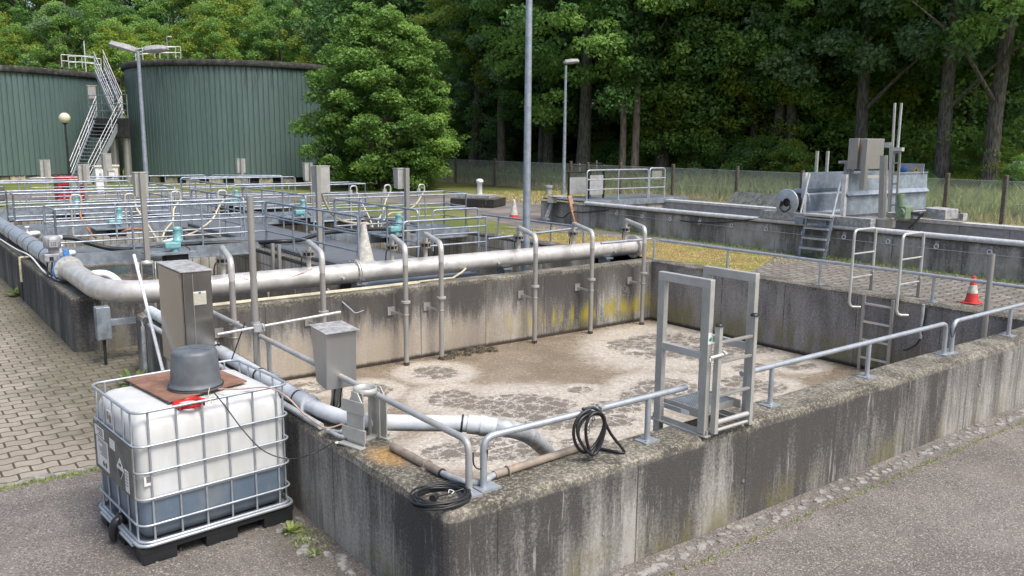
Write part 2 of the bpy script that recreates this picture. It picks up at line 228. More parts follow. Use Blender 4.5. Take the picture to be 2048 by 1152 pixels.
        t=s.n('ShaderNodeBsdfTranslucent'); s.put(t.inputs[0],c); mx=s.n('ShaderNodeMixShader'); mx.inputs[0].default_value=tr
        s.t.links.new(s.b.outputs[0],mx.inputs[1]); s.t.links.new(t.outputs[0],mx.inputs[2]); s.t.links.new(mx.outputs[0],s.t.nodes['Material Output'].inputs[0])
build_materials()
# ------------------------------------------------------------------ mesh helpers
def V(*a): return Vector(a)
class MB:
    def __init__(s): s.v=[];s.f=[];s.sm=[];s.mi=[];s.mats=[];s.cur=0
    def mat(s,name):
        if name not in s.mats: s.mats.append(name)
        s.cur=s.mats.index(name); return s
    def add(s,vs,fs,smooth=False):
        n=len(s.v); s.v+= [tuple(v) for v in vs]; s.f+=[tuple(i+n for i in f) for f in fs]; s.sm+=[smooth]*len(fs); s.mi+=[s.cur]*len(fs); return s
    def bx(s,x0,x1,y0,y1,z0,z1,M=None):
        vs=[V(x,y,z) for z in (z0,z1) for x,y in ((x0,y0),(x1,y0),(x1,y1),(x0,y1))]
        if M: vs=[M@v for v in vs]
        return s.add(vs,[(3,2,1,0),(4,5,6,7),(0,1,5,4),(1,2,6,5),(2,3,7,6),(3,0,4,7)])
    def beam(s,a,b,w,h,up=(0,0,1)):     # rectangular bar from a to b
        a,b=Vector(a),Vector(b); d=(b-a).normalized(); u=Vector(up); r=d.cross(u)
        if r.length<1e-3: r=d.cross(V(1,0,0))
        r.normalize(); u=r.cross(d); r=r*w/2; u=u*h/2
        vs=[a-r-u,a+r-u,a+r+u,a-r+u,b-r-u,b+r-u,b+r+u,b-r+u]
        return s.add(vs,[(3,2,1,0),(4,5,6,7),(0,1,5,4),(1,2,6,5),(2,3,7,6),(3,0,4,7)])
    def tube(s,pts,r,n=10,caps=True,closed=False):
        pts=[Vector(p) for p in pts]; k=len(pts); vs=[];fs=[]
        rr=r if isinstance(r,(list,tuple)) else [r]*k
        def tan(i):
            if closed: return (pts[(i+1)%k]-pts[i-1]).normalized()
            a=pts[max(i-1,0)]; b=pts[min(i+1,k-1)]; return (b-a).normalized()
        t=tan(0); u=t.orthogonal().normalized()
        for i in range(k):
            t2=tan(i); q=t.rotation_difference(t2); u=q@u; u=(u-t2*u.dot(t2)).normalized(); t=t2; w_=t.cross(u)
            for j in range(n):
                a=2*math.pi*j/n; vs.append(pts[i]+(u*math.cos(a)+w_*math.sin(a))*rr[i])
        for i in range(k if closed else k-1):
            for j in range(n):
                a=i*n+j; b=i*n+(j+1)%n; c=((i+1)%k)*n+(j+1)%n; d=((i+1)%k)*n+j; fs.append((a,b,c,d))
        s.add(vs,fs,True)
        if caps and not closed:
            s.add(vs[:n],[tuple(range(n))[::-1]]); s.add(vs[-n:],[tuple(range(n))])
        return s
    def cyl(s,a,b,r,n=14,r2=None,caps=True): return s.tube([a,b],[r,r if r2 is None else r2],n,caps)
    def disc(s,c,ax,r,t,n=20): c=Vector(c); ax=Vector(ax).normalized(); return s.tube([c-ax*t/2,c+ax*t/2],r,n)
    def torus(s,c,ax,Rr,r,n=28,m=8):
        c=Vector(c); ax=Vector(ax).normalized(); u=ax.orthogonal().normalized(); w_=ax.cross(u)
        return s.tube([c+(u*math.cos(2*math.pi*i/n)+w_*math.sin(2*math.pi*i/n))*Rr for i in range(n)],r,m,closed=True)
    def lathe(s,c,prof,n=28,ax=(0,0,1)):   # prof: (radius, height)
        c=Vector(c); q=Vector((0,0,1)).rotation_difference(Vector(ax).normalized()); vs=[];fs=[]
        for (r,h) in prof:
            for j in range(n): a=2*math.pi*j/n; vs.append(c+q@V(r*math.cos(a),r*math.sin(a),h))
        for i in range(len(prof)-1):
            for j in range(n): fs.append((i*n+j,i*n+(j+1)%n,(i+1)*n+(j+1)%n,(i+1)*n+j))
        return s.add(vs,fs,True)
    def prism(s,poly,z0,z1):
        n=len(poly); vs=[V(x,y,z0) for x,y in poly]+[V(x,y,z1) for x,y in poly]
        return s.add(vs,[tuple(range(n))[::-1],tuple(range(n,2*n))]+[(i,(i+1)%n,n+(i+1)%n,n+i) for i in range(n)])
    def extr(s,poly,d):                 # a 3D outline pushed along d
        n=len(poly); d=Vector(d); p=[Vector(q) for q in poly]; vs=p+[q+d for q in p]
        return s.add(vs,[tuple(range(n))[::-1],tuple(range(n,2*n))]+[(i,(i+1)%n,n+(i+1)%n,n+i) for i in range(n)])
    def build(s,name,mat=None,parent=None,bevel=0,local=False,fix=False):
        me=bpy.data.meshes.new(name); off=Vector((0,0,0))
        if parent is not None and not local:
            p=parent
            while p is not None: off+=p.location; p=p.parent
        me.from_pydata([(v[0]-off.x,v[1]-off.y,v[2]-off.z) for v in s.v],[],s.f)
        me.polygons.foreach_set('use_smooth',s.sm)
        for m in (s.mats or [mat]): me.materials.append(MAT[m])
        if s.mats: me.polygons.foreach_set('material_index',s.mi)
        me.update()
        o=bpy.data.objects.new(name,me); COL.objects.link(o)
        if parent is not None: o.parent=parent
        if bevel:
            b=o.modifiers.new('bevel','BEVEL'); b.width=bevel; b.segments=2; b.limit_method='ANGLE'; b.angle_limit=R(50)
        return o
def tag(o,label=None,cat=None,group=None,kind=None):
    if label: o['label']=label
    if cat: o['category']=cat
    if group: o['group']=group
    if kind: o['kind']=kind
    return o
def thing(name,label,cat,loc=(0,0,0),group=None,rz=0):
    o=bpy.data.objects.new(name,None); COL.objects.link(o); o.location=loc; o.rotation_euler=(0,0,rz); o.empty_display_size=.2
    return tag(o,label,cat,group)
def dup(o,loc,label=None,rz=None,parent=None):
    c=o.copy(); COL.objects.link(c); c.parent=parent
    if parent is None:
        c.location=loc
        if rz is not None: c.rotation_euler=(0,0,rz)
        if label: c['label']=label
    for ch in o.children: dup(ch,None,parent=c)
    return c
def fillet(pts,r,n=5):
    pts=[Vector(p) for p in pts]; out=[pts[0]]
    for i in range(1,len(pts)-1):
        a,b,c=pts[i-1],pts[i],pts[i+1]; d1=(a-b); d2=(c-b); k=min(r,d1.length*.49,d2.length*.49)
        p0=b+d1.normalized()*k; p2=b+d2.normalized()*k
        for j in range(n+1): t=j/n; out.append(p0*(1-t)**2+b*2*t*(1-t)+p2*t*t)
    out.append(pts[-1]); return out
def smooth(pts,n=8):
    pts=[Vector(p) for p in pts]; out=[]; P=[pts[0]*2-pts[1]]+pts+[pts[-1]*2-pts[-2]]
    for i in range(1,len(P)-2):
        for j in range(n):
            t=j/n; a,b,c,d=P[i-1],P[i],P[i+1],P[i+2]
            out.append(.5*((2*b)+(c-a)*t+(2*a-5*b+4*c-d)*t*t+(3*b-a-3*c+d)*t**3))
    out.append(pts[-1]); return out
def structure(name,mb,mat): return tag(mb.build(name,mat),kind='structure')
ZT=.81
# ------------------------------------------------------------------ ground
g=MB(); g.add([(-60,-25,0),(60,-25,0),(60,4.1,0),(2.63,4.1,0),(2.63,8.42,0),(-60,8.42,0)],[(0,1,2,3,4,5)]); structure('asphalt_ground',g,'asphalt')
g=MB(); g.add([(-60,8.42,0),(2.9,8.42,0),(2.9,11.6,0),(12.6,11.6,0),(12.6,13.5,0),(2.4,13.5,0),(2.4,32.2,0),(-60,32.2,0)],[(0,1,2,3,4,5,6,7)]); structure('paved_yard',g,'pavers')
g=MB(); g.add([(12.3,4.1,.80),(160,4.1,.80),(160,160,.80),(-160,160,.80),(-160,32,.80),(12.3,32,.80)],[(0,1,2,3,4,5)]); g.add([(-160,32,.80),(2.15,32,.80),(2.15,32,-.1),(-160,32,-.1)],[(0,1,2,3)]); structure('lawn',g,'lawn')
g=MB(); g.add([(12.3,4.1,.806),(15.1,4.1,.806),(15.1,10.4,.806),(14.3,10.25,.806),(13.3,9.75,.806),(12.3,9.3,.806)],[tuple(range(6))]); structure('paving',g,'pavers_worn')
g=MB(); g.add([(12.3,9.3,.805),(13.3,9.75,.805),(14.3,10.25,.805),(14.6,10.4,.805),(14.5,15.8,.805),(12.3,16.6,.805)],[tuple(range(6))]); structure('mossy_ground',g,'mossy_ground')
g=MB(); g.add([(14.5,10.2,.809),(15.5,10.4,.809),(15.6,18.5,.809),(13.4,18.2,.809),(14.3,15,.809),(14.6,12,.809)],[tuple(range(6))]); g.add([(15.1,4.1,.809),(15.5,4.1,.809),(15.5,10.4,.809),(14.5,10.2,.809),(15.1,9.8,.809)],[tuple(range(5))]); structure('wall_path',g,'path_asphalt')
g=MB(); g.add([(-80,44,.804),(4.3,42,.804),(16,33,.804),(20.2,31.2,.804),(22.4,27,.804),(22.8,18.4,.804),(14.0,18.4,.804),(14.4,20.5,.804),(16.4,25.6,.804),(14.4,29.0,.804),(7.5,35,.804),(-80,38,.804)],[tuple(range(12))]); structure('path',g,'path_asphalt')
g=MB(); g.add([(18,4.2,.803),(25.6,4.2,.803),(25.6,30,.803),(22.9,29,.803),(22.9,18.7,.803),(18,18.7,.803)],[tuple(range(6))]); structure('dry_lawn',g,'dry_lawn')
g=MB(); rnd=random.Random(3)
# bank that rises gently behind the fence
nx,ny=12,40; vs=[];fs=[]
for i in range(nx+1):
    for j in range(ny+1):
        x=25.6+i*1.2; y=2+j*1.6; vs.append((x,y,.806+.5*min(1,max(0,(x-25.6)/5))+.12*noise.noise(V(x*.4,y*.4,0))*min(1,(x-25.6)/2)))
for i in range(nx):
    for j in range(ny): a=i*(ny+1)+j; fs.append((a,a+ny+1,a+ny+2,a+1))
g.add(vs,fs,True); structure('bank',g,'dry_lawn')
g=MB(); g.add([(36,-30,1.3),(160,-30,1.3),(160,160,1.3),(-100,160,1.3),(-100,72,.85),(14,72,.85),(36,60,1.2)],[tuple(range(7))]); structure('forest_floor',g,'forest_floor')
def stones(name,label,n,fx,seed,group=None):
    m=MB(); r=random.Random(seed)
    for i in range(n):
        x,y,rz,lx,ly,h=fx(i/n,r); c,s_=math.cos(rz),math.sin(rz); k=7
        p=[]
        for j in range(k):
            a=2*math.pi*j/k+r.uniform(-.2,.2); p.append((x+c*lx*math.cos(a)-s_*ly*math.sin(a),y+s_*lx*math.cos(a)+c*ly*math.sin(a)))
        top=[((px-x)*.8+x,(py-y)*.8+y) for px,py in p]
        m.add([(a,b,-.01) for a,b in p]+[(a,b,h) for a,b in top],[tuple(range(k,2*k))]+[(j,(j+1)%k,k+(j+1)%k,k+j) for j in range(k)])
    o=m.build(name,'stone'); return tag(o,label,'stones',kind='stuff')
stones('cobble_strip','uneven grey cobbles set along the foot of the long front basin wall',210,lambda t,r:(2.3+t*11+r.uniform(-.02,.02),3.97+r.uniform(-.05,.06)+(.06 if r.random()<.3 else 0)-.03,r.uniform(-.4,.4),r.uniform(.035,.06),r.uniform(.025,.045),r.uniform(.004,.012)),1)
stones('edging_stones','pale edging stones between the tan pavers and the asphalt',46,lambda t,r:(-5+t*6.6,8.43-(t*6.6-5)*.0+r.uniform(-.02,.02),r.uniform(-.2,.2),r.uniform(.08,.12),r.uniform(.04,.06),r.uniform(.008,.02)),2)
stones('wall_foot_rubble','loose grey rubble along the foot of the left basin wall beside the white tank',60,lambda t,r:(2.5+r.uniform(-.16,.08),3.9+t*3.2,r.uniform(0,3),r.uniform(.02,.07),r.uniform(.02,.06),r.uniform(.005,.018)),5)
def leaf_litter():
    m=MB(); r=random.Random(12)
    for i in range(150):
        k=r.random()
        if k<.5: x,y=r.uniform(2.6,11),3.85-abs(r.gauss(0,.25))
        elif k<.75: x,y=r.uniform(-3,2.4),8.3-abs(r.gauss(0,.3))
        else: x,y=r.uniform(-1,9),r.uniform(1.6,5.5)
        if x>2.5 and y>3.95: continue
        a=r.uniform(0,6.28); q=r.uniform(.008,.02); m.mat(r.choice(['leaf_dry','leaf_dry','leaf_weed'])); M_=Matrix.Translation((x,y,.006))@Matrix.Rotation(a,4,'Z')@Matrix.Rotation(r.uniform(-.5,.5),4,'X')
        m.add([M_@V(-q,0,0),M_@V(-q*.2,-q*.5,.003),M_@V(q,0,.001),M_@V(-q*.2,q*.5,.003)],[(0,1,2,3)])
    return tag(m.build('fallen_leaves',None),'a few dry fallen leaves scattered on the asphalt','leaves',kind='stuff')
leaf_litter()
def litter():
    m=MB(); r=random.Random(8)
    for i in range(420):
        if r.random()<.5: x,y=2.45+r.gauss(0,.16),r.uniform(4.2,7)
        elif r.random()<.6: x,y=r.uniform(1.3,2.6),6.1+r.gauss(0,.12)
        else: x,y=r.uniform(2.5,11),3.8+r.gauss(0,.12)
        if x>2.6 and y>4.08: continue
        q=r.uniform(.004,.011); a=r.uniform(0,3); m.bx(-q,q,-q*.7,q*.7,0,q*.8,Matrix.Translation((x,y,.001))@Matrix.Rotation(a,4,'Z'))
    return tag(m.build('gravel_chips','stone'),'small pale gravel chips scattered on the asphalt at the wall foot','gravel',kind='stuff')
litter()
# ------------------------------------------------------------------ the near basin
def ring_wall(name,x0,x1,y0,y1,tx0,tx1,ty0,ty1,zt,zo,zi,mat,bev=.05,jit=.016,step=.09):
    nxs=int((x1-x0)/step); nys=int((y1-y0)/step)
    def loop(a0,a1,b0,b1,z,j=0,seed=0,rc=.1):
        pts=[]
        cs=[(a0,b0,1,1),(a1,b0,-1,1),(a1,b1,-1,-1),(a0,b1,1,-1)]
        for q in range(4):
            cx_,cy_,sx_,sy_=cs[q]; nx_,ny_,_,_=cs[(q+1)%4]; n=nxs if q%2==0 else nys
            c0=(cx_+sx_*rc,cy_+sy_*rc); a_st={0:180,1:270,2:0,3:90}[q]
            for k_ in range(5): an=R(a_st+90*k_/4); pts.append((c0[0]+rc*math.cos(an),c0[1]+rc*math.sin(an)))
            e_=cs[(q+1)%4]; p0=pts[-1]; p1=(e_[0]+(e_[2]*rc if q%2==0 else 0),e_[1]+(0 if q%2==0 else e_[3]*rc))
            for k_ in range(1,n): pts.append((p0[0]+(p1[0]-p0[0])*k_/n,p0[1]+(p1[1]-p0[1])*k_/n))
        out=[]
        for x,y in pts:
            n=noise.noise(V(x*3.1+seed,y*3.1,seed*1.7))+.6*noise.noise(V(x*11,y*11,seed))
            out.append((x+j*n*.7,y+j*n*.7,z+j*n*.8))
        return out
    L=[loop(x0,x1,y0,y1,zo),loop(x0,x1,y0,y1,zt-bev*1.3,jit*.7,1),loop(x0+bev*.3,x1-bev*.3,y0+bev*.3,y1-bev*.3,zt-bev*.4,jit,2),loop(x0+bev,x1-bev,y0+bev,y1-bev,zt,jit*.5,3),
       loop(x0+tx0-.02,x1-tx1+.02,y0+ty0-.02,y1-ty1+.02,zt,jit*.3,4,rc=.02),loop(x0+tx0,x1-tx1,y0+ty0,y1-ty1,zt-.02,jit*.5,5,rc=.015),loop(x0+tx0,x1-tx1,y0+ty0,y1-ty1,zi,rc=.015)]
    k=len(L[0]); vs=sum(L,[]); fs=[]
    for a in range(len(L)-1):
        for i in range(k): fs.append((a*k+i,a*k+(i+1)%k,(a+1)*k+(i+1)%k,(a+1)*k+i))
    return MB().add(vs,fs)
BX0,BX1,BY0,BY1=2.63,12.42,4.105,11.75; IX0,IX1,IY0,IY1=3.0,12.05,4.475,11.4
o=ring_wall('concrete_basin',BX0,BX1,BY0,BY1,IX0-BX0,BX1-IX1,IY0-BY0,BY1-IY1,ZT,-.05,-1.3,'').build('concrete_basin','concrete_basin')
tag(o,'stained concrete basin wall in the foreground enclosing the brown foamy water','basin')
for (px,py) in ((1208,1066),(1487,962),(1838,835),(1960,770)):
    q=PY(px,py,4.1); MB().torus((q.x,4.103,q.z),(0,1,0),.014,.004,16,6).disc((q.x,4.106,q.z),(0,1,0),.014,.006,14).build('tie_plug','concrete_plain',o)
for (px,py) in ((1248,578),(1090,706)):
    q=PY(px,py,11.4); MB().torus((q.x,11.392,q.z),(0,1,0),.05,.005,20,6).build('tie_ring','concrete_plain',o)
o=MB().bx(12.425,24,4.12,4.4,-.05,.795).build('retaining_wall','concrete_basin'); tag(o,'concrete retaining wall continuing right from the near basin','wall')
# water with its foam field
WZ=-.37
foam=[(x_,y_,w_*1.15,h_*1.15) for x_,y_,w_,h_ in [(870,745,48,14),(905,797,55,20),(960,812,40,12),(1045,812,110,30),(1150,840,130,22),(1160,780,26,8),(1000,893,110,30),(900,905,60,18),(1330,690,95,30),(1420,705,60,22),(1330,775,70,22),(1290,790,55,20),(1480,770,50,22),(1500,692,60,18),(1600,732,38,9),(620,775,40,12),(745,780,42,14),(1170,890,60,16),(1230,815,60,16),(1540,775,40,14),(1250,690,40,12),(700,855,60,16),(1500,735,40,10)]]
halo=[(1050,830,260,75),(1000,900,200,60),(1340,690,170,48),(1370,785,170,50),(1480,740,150,60),(1600,730,90,34),(1250,880,160,60),(880,745,70,22),(700,800,120,40)]
def foamfield():
    nx,ny=150,120; vs=[];fs=[];val=[]
    E=[]
    for (lst,kind) in ((foam,0),(halo,1)):
        for (x,y,w_,h) in lst:
            c=PZ(x,y,WZ); ex=PZ(x+w_,y,WZ)-c; ey=PZ(x,y+h,WZ)-c; A=Matrix(((ex.x,ey.x),(ex.y,ey.y))).inverted(); E.append((kind,c,A))
    for j in range(ny+1):
        for i in range(nx+1):
            x=IX0-.02+(IX1-IX0+.04)*i/nx; y=IY0-.02+(IY1-IY0+.04)*j/ny; vs.append((x,y,WZ)); f=0
            for kind,c,A in E:
                q=A@Vector((x-c.x,y-c.y)); r=q.length
                if kind==0: v=1.3-r*.5 if r<2 else 0
                else: v=.5*max(0,min(1,(1.1-r)/.35))
                f=max(f,v) if f>.0 else max(f,v)
            val.append(f)
    for j in range(ny):
        for i in range(nx): a=j*(nx+1)+i; fs.append((a,a+1,a+nx+2,a+nx+1))
    o=MB().add(vs,fs,True).build('basin_water','effluent'); at=o.data.attributes.new('foam','FLOAT','POINT'); at.data.foreach_set('value',val); return tag(o,kind='structure')
foamfield()
m=MB(); rr=random.Random(4); c=PZ(925,712,WZ)
for i in range(9):
    q=V(c.x-.32+i*.11+rr.uniform(-.05,.05),11.22+rr.uniform(-.1,.08),WZ); rad=rr.uniform(.07,.13)
    m.lathe(q,[(rad*1.2,-.03),(rad,rad*.25),(rad*.6,rad*.55),(.001,rad*.65)],n=7)
tag(m.build('scum_clump','debris'),'dark clump of scum floating against the far basin wall by the third drop pipe','scum')
# ------------------------------------------------------------------ low rails on the near basin
def low_rail(name,label,top_pts,posts,r=.024,mat='galvanised',corner_drop=(True,True),group='low tube rails on the near basin walls',base=None,extra=None):
    """top_pts: world points of the rail; posts: list of xy of the uprights"""
    a,b=Vector(top_pts[0]),Vector(top_pts[-1]); t=thing(name,label,'railing',((a.x+b.x)/2,(a.y+b.y)/2,ZT),group)
    pts=[]
    if corner_drop[0]: pts.append(V(a.x,a.y,ZT+.012))
    pts+=[Vector(p) for p in top_pts]
    if corner_drop[1]: pts.append(V(b.x,b.y,ZT+.012))
    MB().tube(fillet(pts,.09),r,12).build('rail_tube',mat,t)
    for (x,y) in posts:
        zt=a.z+(b.z-a.z)*((V(x,y,0)-V(a.x,a.y,0)).length/max(.01,(V(b.x,b.y,0)-V(a.x,a.y,0)).length))
        p=MB().cyl((x,y,ZT+.01),(x,y,zt-.01),r*.95,12).build('post',mat,t)
        q=MB().bx(x-.075,x+.075,y-.065,y+.065,ZT+.001,ZT+.013); 
        for sx,sy in ((.05,.04),(-.05,-.04)): q.cyl((x+sx,y+sy,ZT+.012),(x+sx,y+sy,ZT+.026),.009,6)
        q.build('base_plate','galvanised',t)
    return t
ry=4.32
def fr(x,y,yy=ry): return PY(x,y,yy)
a=fr(970,884); b=fr(1372,777)
HR=a.z
def atx(px,py,y=ry): return PZ(px,py,ZT).x
fp=[V(fr(970,880).x,ry,1.165),V(fr(1372,777).x,ry,1.165)]
RZ=1.165
xa=3.05
t=low_rail('basin_rail','open ended low rail on the front wall nearest the corner with the hanging hose',[(xa,ry,RZ),(PY(1372,777,ry).x,ry,RZ)],[(PY(1295,845,ry).x,ry)],corner_drop=(True,False),mat='galvanised')
q=MB().bx(xa-.06,xa+.10,ry-.07,ry+.06,ZT+.001,ZT+.014); q.build('base_plate','galvanised',t)
t=low_rail('basin_rail','low rail on the front wall just right of the gate platform',[(PY(1483,748,ry).x,ry,RZ),(PY(1893,648,ry).x,ry,RZ)],[(PY(1541,790,ry).x,ry),(PY(1736,720,ry).x,ry)],corner_drop=(False,True))
x2=PY(1893,660,ry).x; MB().bx(x2-.07,x2+.19,ry-.065,ry+.065,ZT+.001,ZT+.013).build('base_plate','galvanised',t)
t=low_rail('basin_rail','low rail on the front wall at the right edge of the photo',[(PY(1908,645,ry).x,ry,RZ),(12.3,ry,RZ)],[(PY(2019,650,ry).x,ry)],corner_drop=(True,False))
xl=2.92
yl0=4.30
t=low_rail('basin_rail','long low rail on the left wall running from the front corner to the steel cabinet',[(xl,yl0,1.175),(xl+.01,9.7,1.165)],[(xl+.01,PX(537,720,xl).y)],corner_drop=(True,False),mat='stained_rail')
MB().bx(xl-.05,xl+.06,yl0-.07,yl0+.06,ZT+.001,ZT+.014).build('base_plate','galvanised',t)
# right wall
xr=12.22
t=low_rail('basin_rail','long low rail on the right wall in front of the paving',[(xr,11.35,1.2),(xr+.03,4.6,1.2)],[(xr,PZ(1318,517,ZT).y),(xr,9.7),(xr,7.82),(xr+.02,5.98)],corner_drop=(False,False),group='low tube rails on the near basin walls')
t=low_rail('basin_rail','short low rail on the far wall behind the end of the steel manifold',[(10.9,11.62,1.2),(xr,11.6,1.2)],[],corner_drop=(False,False))
# far rail of the left tank on its right wall
t=low_rail('tank_rail','low rail along the right wall of the railed tank beside the mossy ground',[(12.15,17.3,1.27),(12.15,13.5,1.27)],[(12.15,16.6),(12.15,14.6)],corner_drop=(False,True),mat='galvanised_blue',group='low tube rails on the railed tank')
t=low_rail('tank_rail','low cross rail behind the tall lamp pole on the tank front wall',[(PY(976,478,13.5).x,13.5,PY(976,478,13.5).z),(12.15,13.5,1.27)],[],corner_drop=(False,False),mat='galvanised_blue',group='low tube rails on the railed tank')
# ------------------------------------------------------------------ railed tank
TX0,TX1,TY0,TY1=2.15,12.4,13.3,32.0
o=ring_wall('',TX0,TX1,TY0,TY1,.5,.4,.35,.4,ZT,-.05,-1.6,'',bev=.03,jit=.007).build('railed_tank','concrete_tank')
tk=tag(o,'long concrete tank with catwalks and blue rails behind the steel manifold','tank')
m=MB()   # tiled faces of the inner walls, hung 6 mm proud
e=.006
def quad(m,a,b,z0,z1): m.add([(a[0],a[1],z0),(b[0],b[1],z0),(b[0],b[1],z1),(a[0],a[1],z1)],[(0,1,2,3)])
quad(m,(TX1-.4-e,TY0+.35+e),(TX1-.4-e,TY1-.4-e),-1.5,.74); m.build('tile_lining','tile',o)
m=MB(); quad(m,(TX1-.4-e,TY1-.4-e),(TX0+.5+e,TY1-.4-e),-1.5,.74); m.build('tile_lining','tile',o)
for nm,x0,x1 in (('inner_wall',6.42,6.72),('inner_wall',8.16,8.42)):
    w_=MB().bx(x0,x1,TY0+.35,TY1-.4,-1.5,.80).build(nm,'concrete_tank',tk,bevel=.02)
    m=MB(); quad(m,(x0-e,TY0+.35),(x0-e,TY1-.4),-1.5,.72); m.build('tile_lining','tile',tk); m=MB(); quad(m,(x1+e,TY1-.4),(x1+e,TY0+.35),-1.5,.72); m.build('tile_lining','tile',tk)
for y in (19.3,24.6,30.0):
    MB().bx(2.66,6.41,y,y+.25,-1.5,.55).build('cross_wall','concrete_tank',tk); MB().bx(8.43,11.98,y,y+.25,-1.5,.55).build('cross_wall','concrete_tank',tk)
    m=MB(); quad(m,(2.66,y-e),(6.41,y-e),-1.5,.5); m.build('tile_lining','tile',tk); m=MB(); quad(m,(8.43,y-e),(11.98,y-e),-1.5,.5); m.build('tile_lining','tile',tk)
structure('tank_water',MB().bx(2.66,4.7,13.65,19.29,-1.4,.46).bx(4.7,12.0,13.6,31.7,-1.4,-.28).bx(2.66,4.7,19.56,31.6,-1.4,-.1),'dark_water')
o=MB().bx(6.62,8.26,13.31,31.9,.812,.87).build('main_catwalk','deck'); tag(o,'wide dark grey catwalk running lengthwise through the middle of the railed tank','catwalk')
for i,(x0,x1,y0,y1,lb) in enumerate(((2.3,6.6,17.5,18.65,'nearest galvanised cross catwalk on the left side of the railed tank'),(2.3,6.6,22.85,24.1,'second galvanised cross catwalk on the left side of the railed tank'),(2.3,6.6,28.4,29.6,'farthest galvanised cross catwalk on the left side of the railed tank'),(8.28,12.1,17.75,18.95,'nearest cross catwalk on the right side of the railed tank'),(8.28,12.1,23.4,24.5,'second cross catwalk on the right side of the railed tank'),(8.28,12.1,29.0,30.0,'farthest cross catwalk on the right side of the railed tank'))):
    t=thing('cross_catwalk',lb,'catwalk',((x0+x1)/2,y0,ZT),'cross catwalks over the railed tank')
    MB().bx(x0,x1,y0+.06,y1-.06,.84,.875).build('grating','grating',t)
    for yy in (y0,y1-.055): MB().bx(x0,x1,yy,yy+.05,.70,.93).build('beam','galvanised_dull',t)
    m=MB(); m.bx(x0,x1,y0-.05,y0+.0,.69,.712); m.build('beam_flange','galvanised_dull',t)
def rail3(label,a,b,drop=(True,True),top=1.765,n=None,mat='galvanised_blue',levels=(.33,.64),base=.82,r=.021,group='three bar rails on the railed tank',name='guard_rail'):
    a,b=Vector(a),Vector(b); L=(b-a).length; t=thing(name,label,'railing',((a.x+b.x)/2,(a.y+b.y)/2,base),group)
    pts=[V(a.x,a.y,top),V(b.x,b.y,top)]
    if drop[0]: pts=[V(a.x,a.y,base)]+pts
    if drop[1]: pts=pts+[V(b.x,b.y,base)]
    MB().tube(fillet(pts,.1),r,8).build('top_rail',mat,t)
    for l in levels: MB().tube([(a.x,a.y,base+l-.01),(b.x,b.y,base+l-.01)],r*.85,8).build('middle_rail',mat,t)
    n=n or max(1,round(L/1.35))
    for i in range(0,n+1):
        if (i==0 and drop[0]) or (i==n and drop[1]): continue
        p=a+(b-a)*(i/n); m=MB().cyl((p.x,p.y,base),(p.x,p.y,top-.01),r,8); m.bx(p.x-.06,p.x+.06,p.y-.05,p.y+.05,base,base+.012); m.build('post',mat,t)
    return t
A=[('near rail of the first cross catwalk on the left',(2.68,17.55),(6.7,17.62),(0,0)),('far rail of the first cross catwalk on the left',(2.66,18.62),(6.55,18.7),(0,1)),
('short end rail at the left end of the first cross catwalk',(2.67,18.62),(2.68,17.55),(0,0)),
('near rail of the second cross catwalk on the left',(2.66,22.9),(6.5,22.95),(0,1)),('far rail of the second cross catwalk on the left',(2.66,24.1),(6.5,24.15),(0,1)),('short end rail at the left end of the second cross catwalk',(2.66,24.1),(2.66,22.9),(0,0)),
('near rail of the farthest cross catwalk on the left',(2.2,28.4),(6.5,28.45),(0,1)),('far rail of the farthest cross catwalk on the left',(2.2,29.7),(6.5,29.75),(0,1)),
('rail along the back wall of the tank on the left',(4.2,31.7),(9.9,31.8),(1,1)),('rail along the back wall of the tank on the right',(10.1,31.7),(12.2,30.2),(1,1)),
('long rail on the left edge of the main catwalk nearest the manifold',(6.72,17.6),(6.76,13.4),(1,0)),('rail on the left edge of the main catwalk between first and second cross catwalks',(6.72,22.8),(6.74,19.0),(1,1)),('rail on the left edge of the main catwalk beyond the second cross catwalk',(6.7,28.3),(6.72,24.3),(1,1)),
('rail on the right edge of the main catwalk nearest the manifold',(8.3,17.6),(8.33,14.0),(1,1)),('rail on the right edge of the main catwalk between the right cross catwalks',(8.26,23.3),(8.28,19.1),(1,1)),('rail on the right edge of the main catwalk at its far end',(8.24,29.0),(8.26,24.6),(1,1)),
('near rail of the first cross catwalk on the right',(8.4,17.75),(12.0,17.8),(0,0)),('far rail of the first cross catwalk on the right',(8.4,18.95),(12.1,18.98),(0,0)),('short end rail at the right end of the first cross catwalk',(12.1,18.98),(12.0,17.8),(0,0)),
('near rail of the second cross catwalk on the right',(8.4,23.4),(12.1,23.45),(1,0)),('far rail of the second cross catwalk on the right',(8.4,24.5),(12.1,24.55),(1,0)),('short end rail at the right end of the second cross catwalk',(12.1,24.55),(12.1,23.45),(0,0)),
('near rail of the farthest cross catwalk on the right',(8.5,29.0),(12.2,29.05),(1,1)),('far rail of the farthest cross catwalk on the right',(8.5,30.0),(12.1,30.05),(1,1))]
for lb,a,b,d in A: rail3(lb,(*a,0),(*b,0),d)
y1=13.42; a=PY(806,446,y1); b=PY(972,432,y1)
rail3('rail across the near end of the main catwalk beside the teal mixer',(a.x,y1,0),(b.x,y1,0),(1,0),top=(a.z+b.z)/2,group='three bar rails on the railed tank')
y2=14.9; a=PY(865,422,y2); b=PY(957,415,y2)
rail3('short rail with rounded ends left of the tall lamp pole over the tank',(a.x,y2,0),(b.x,y2,0),(1,1),top=(a.z+b.z)/2)
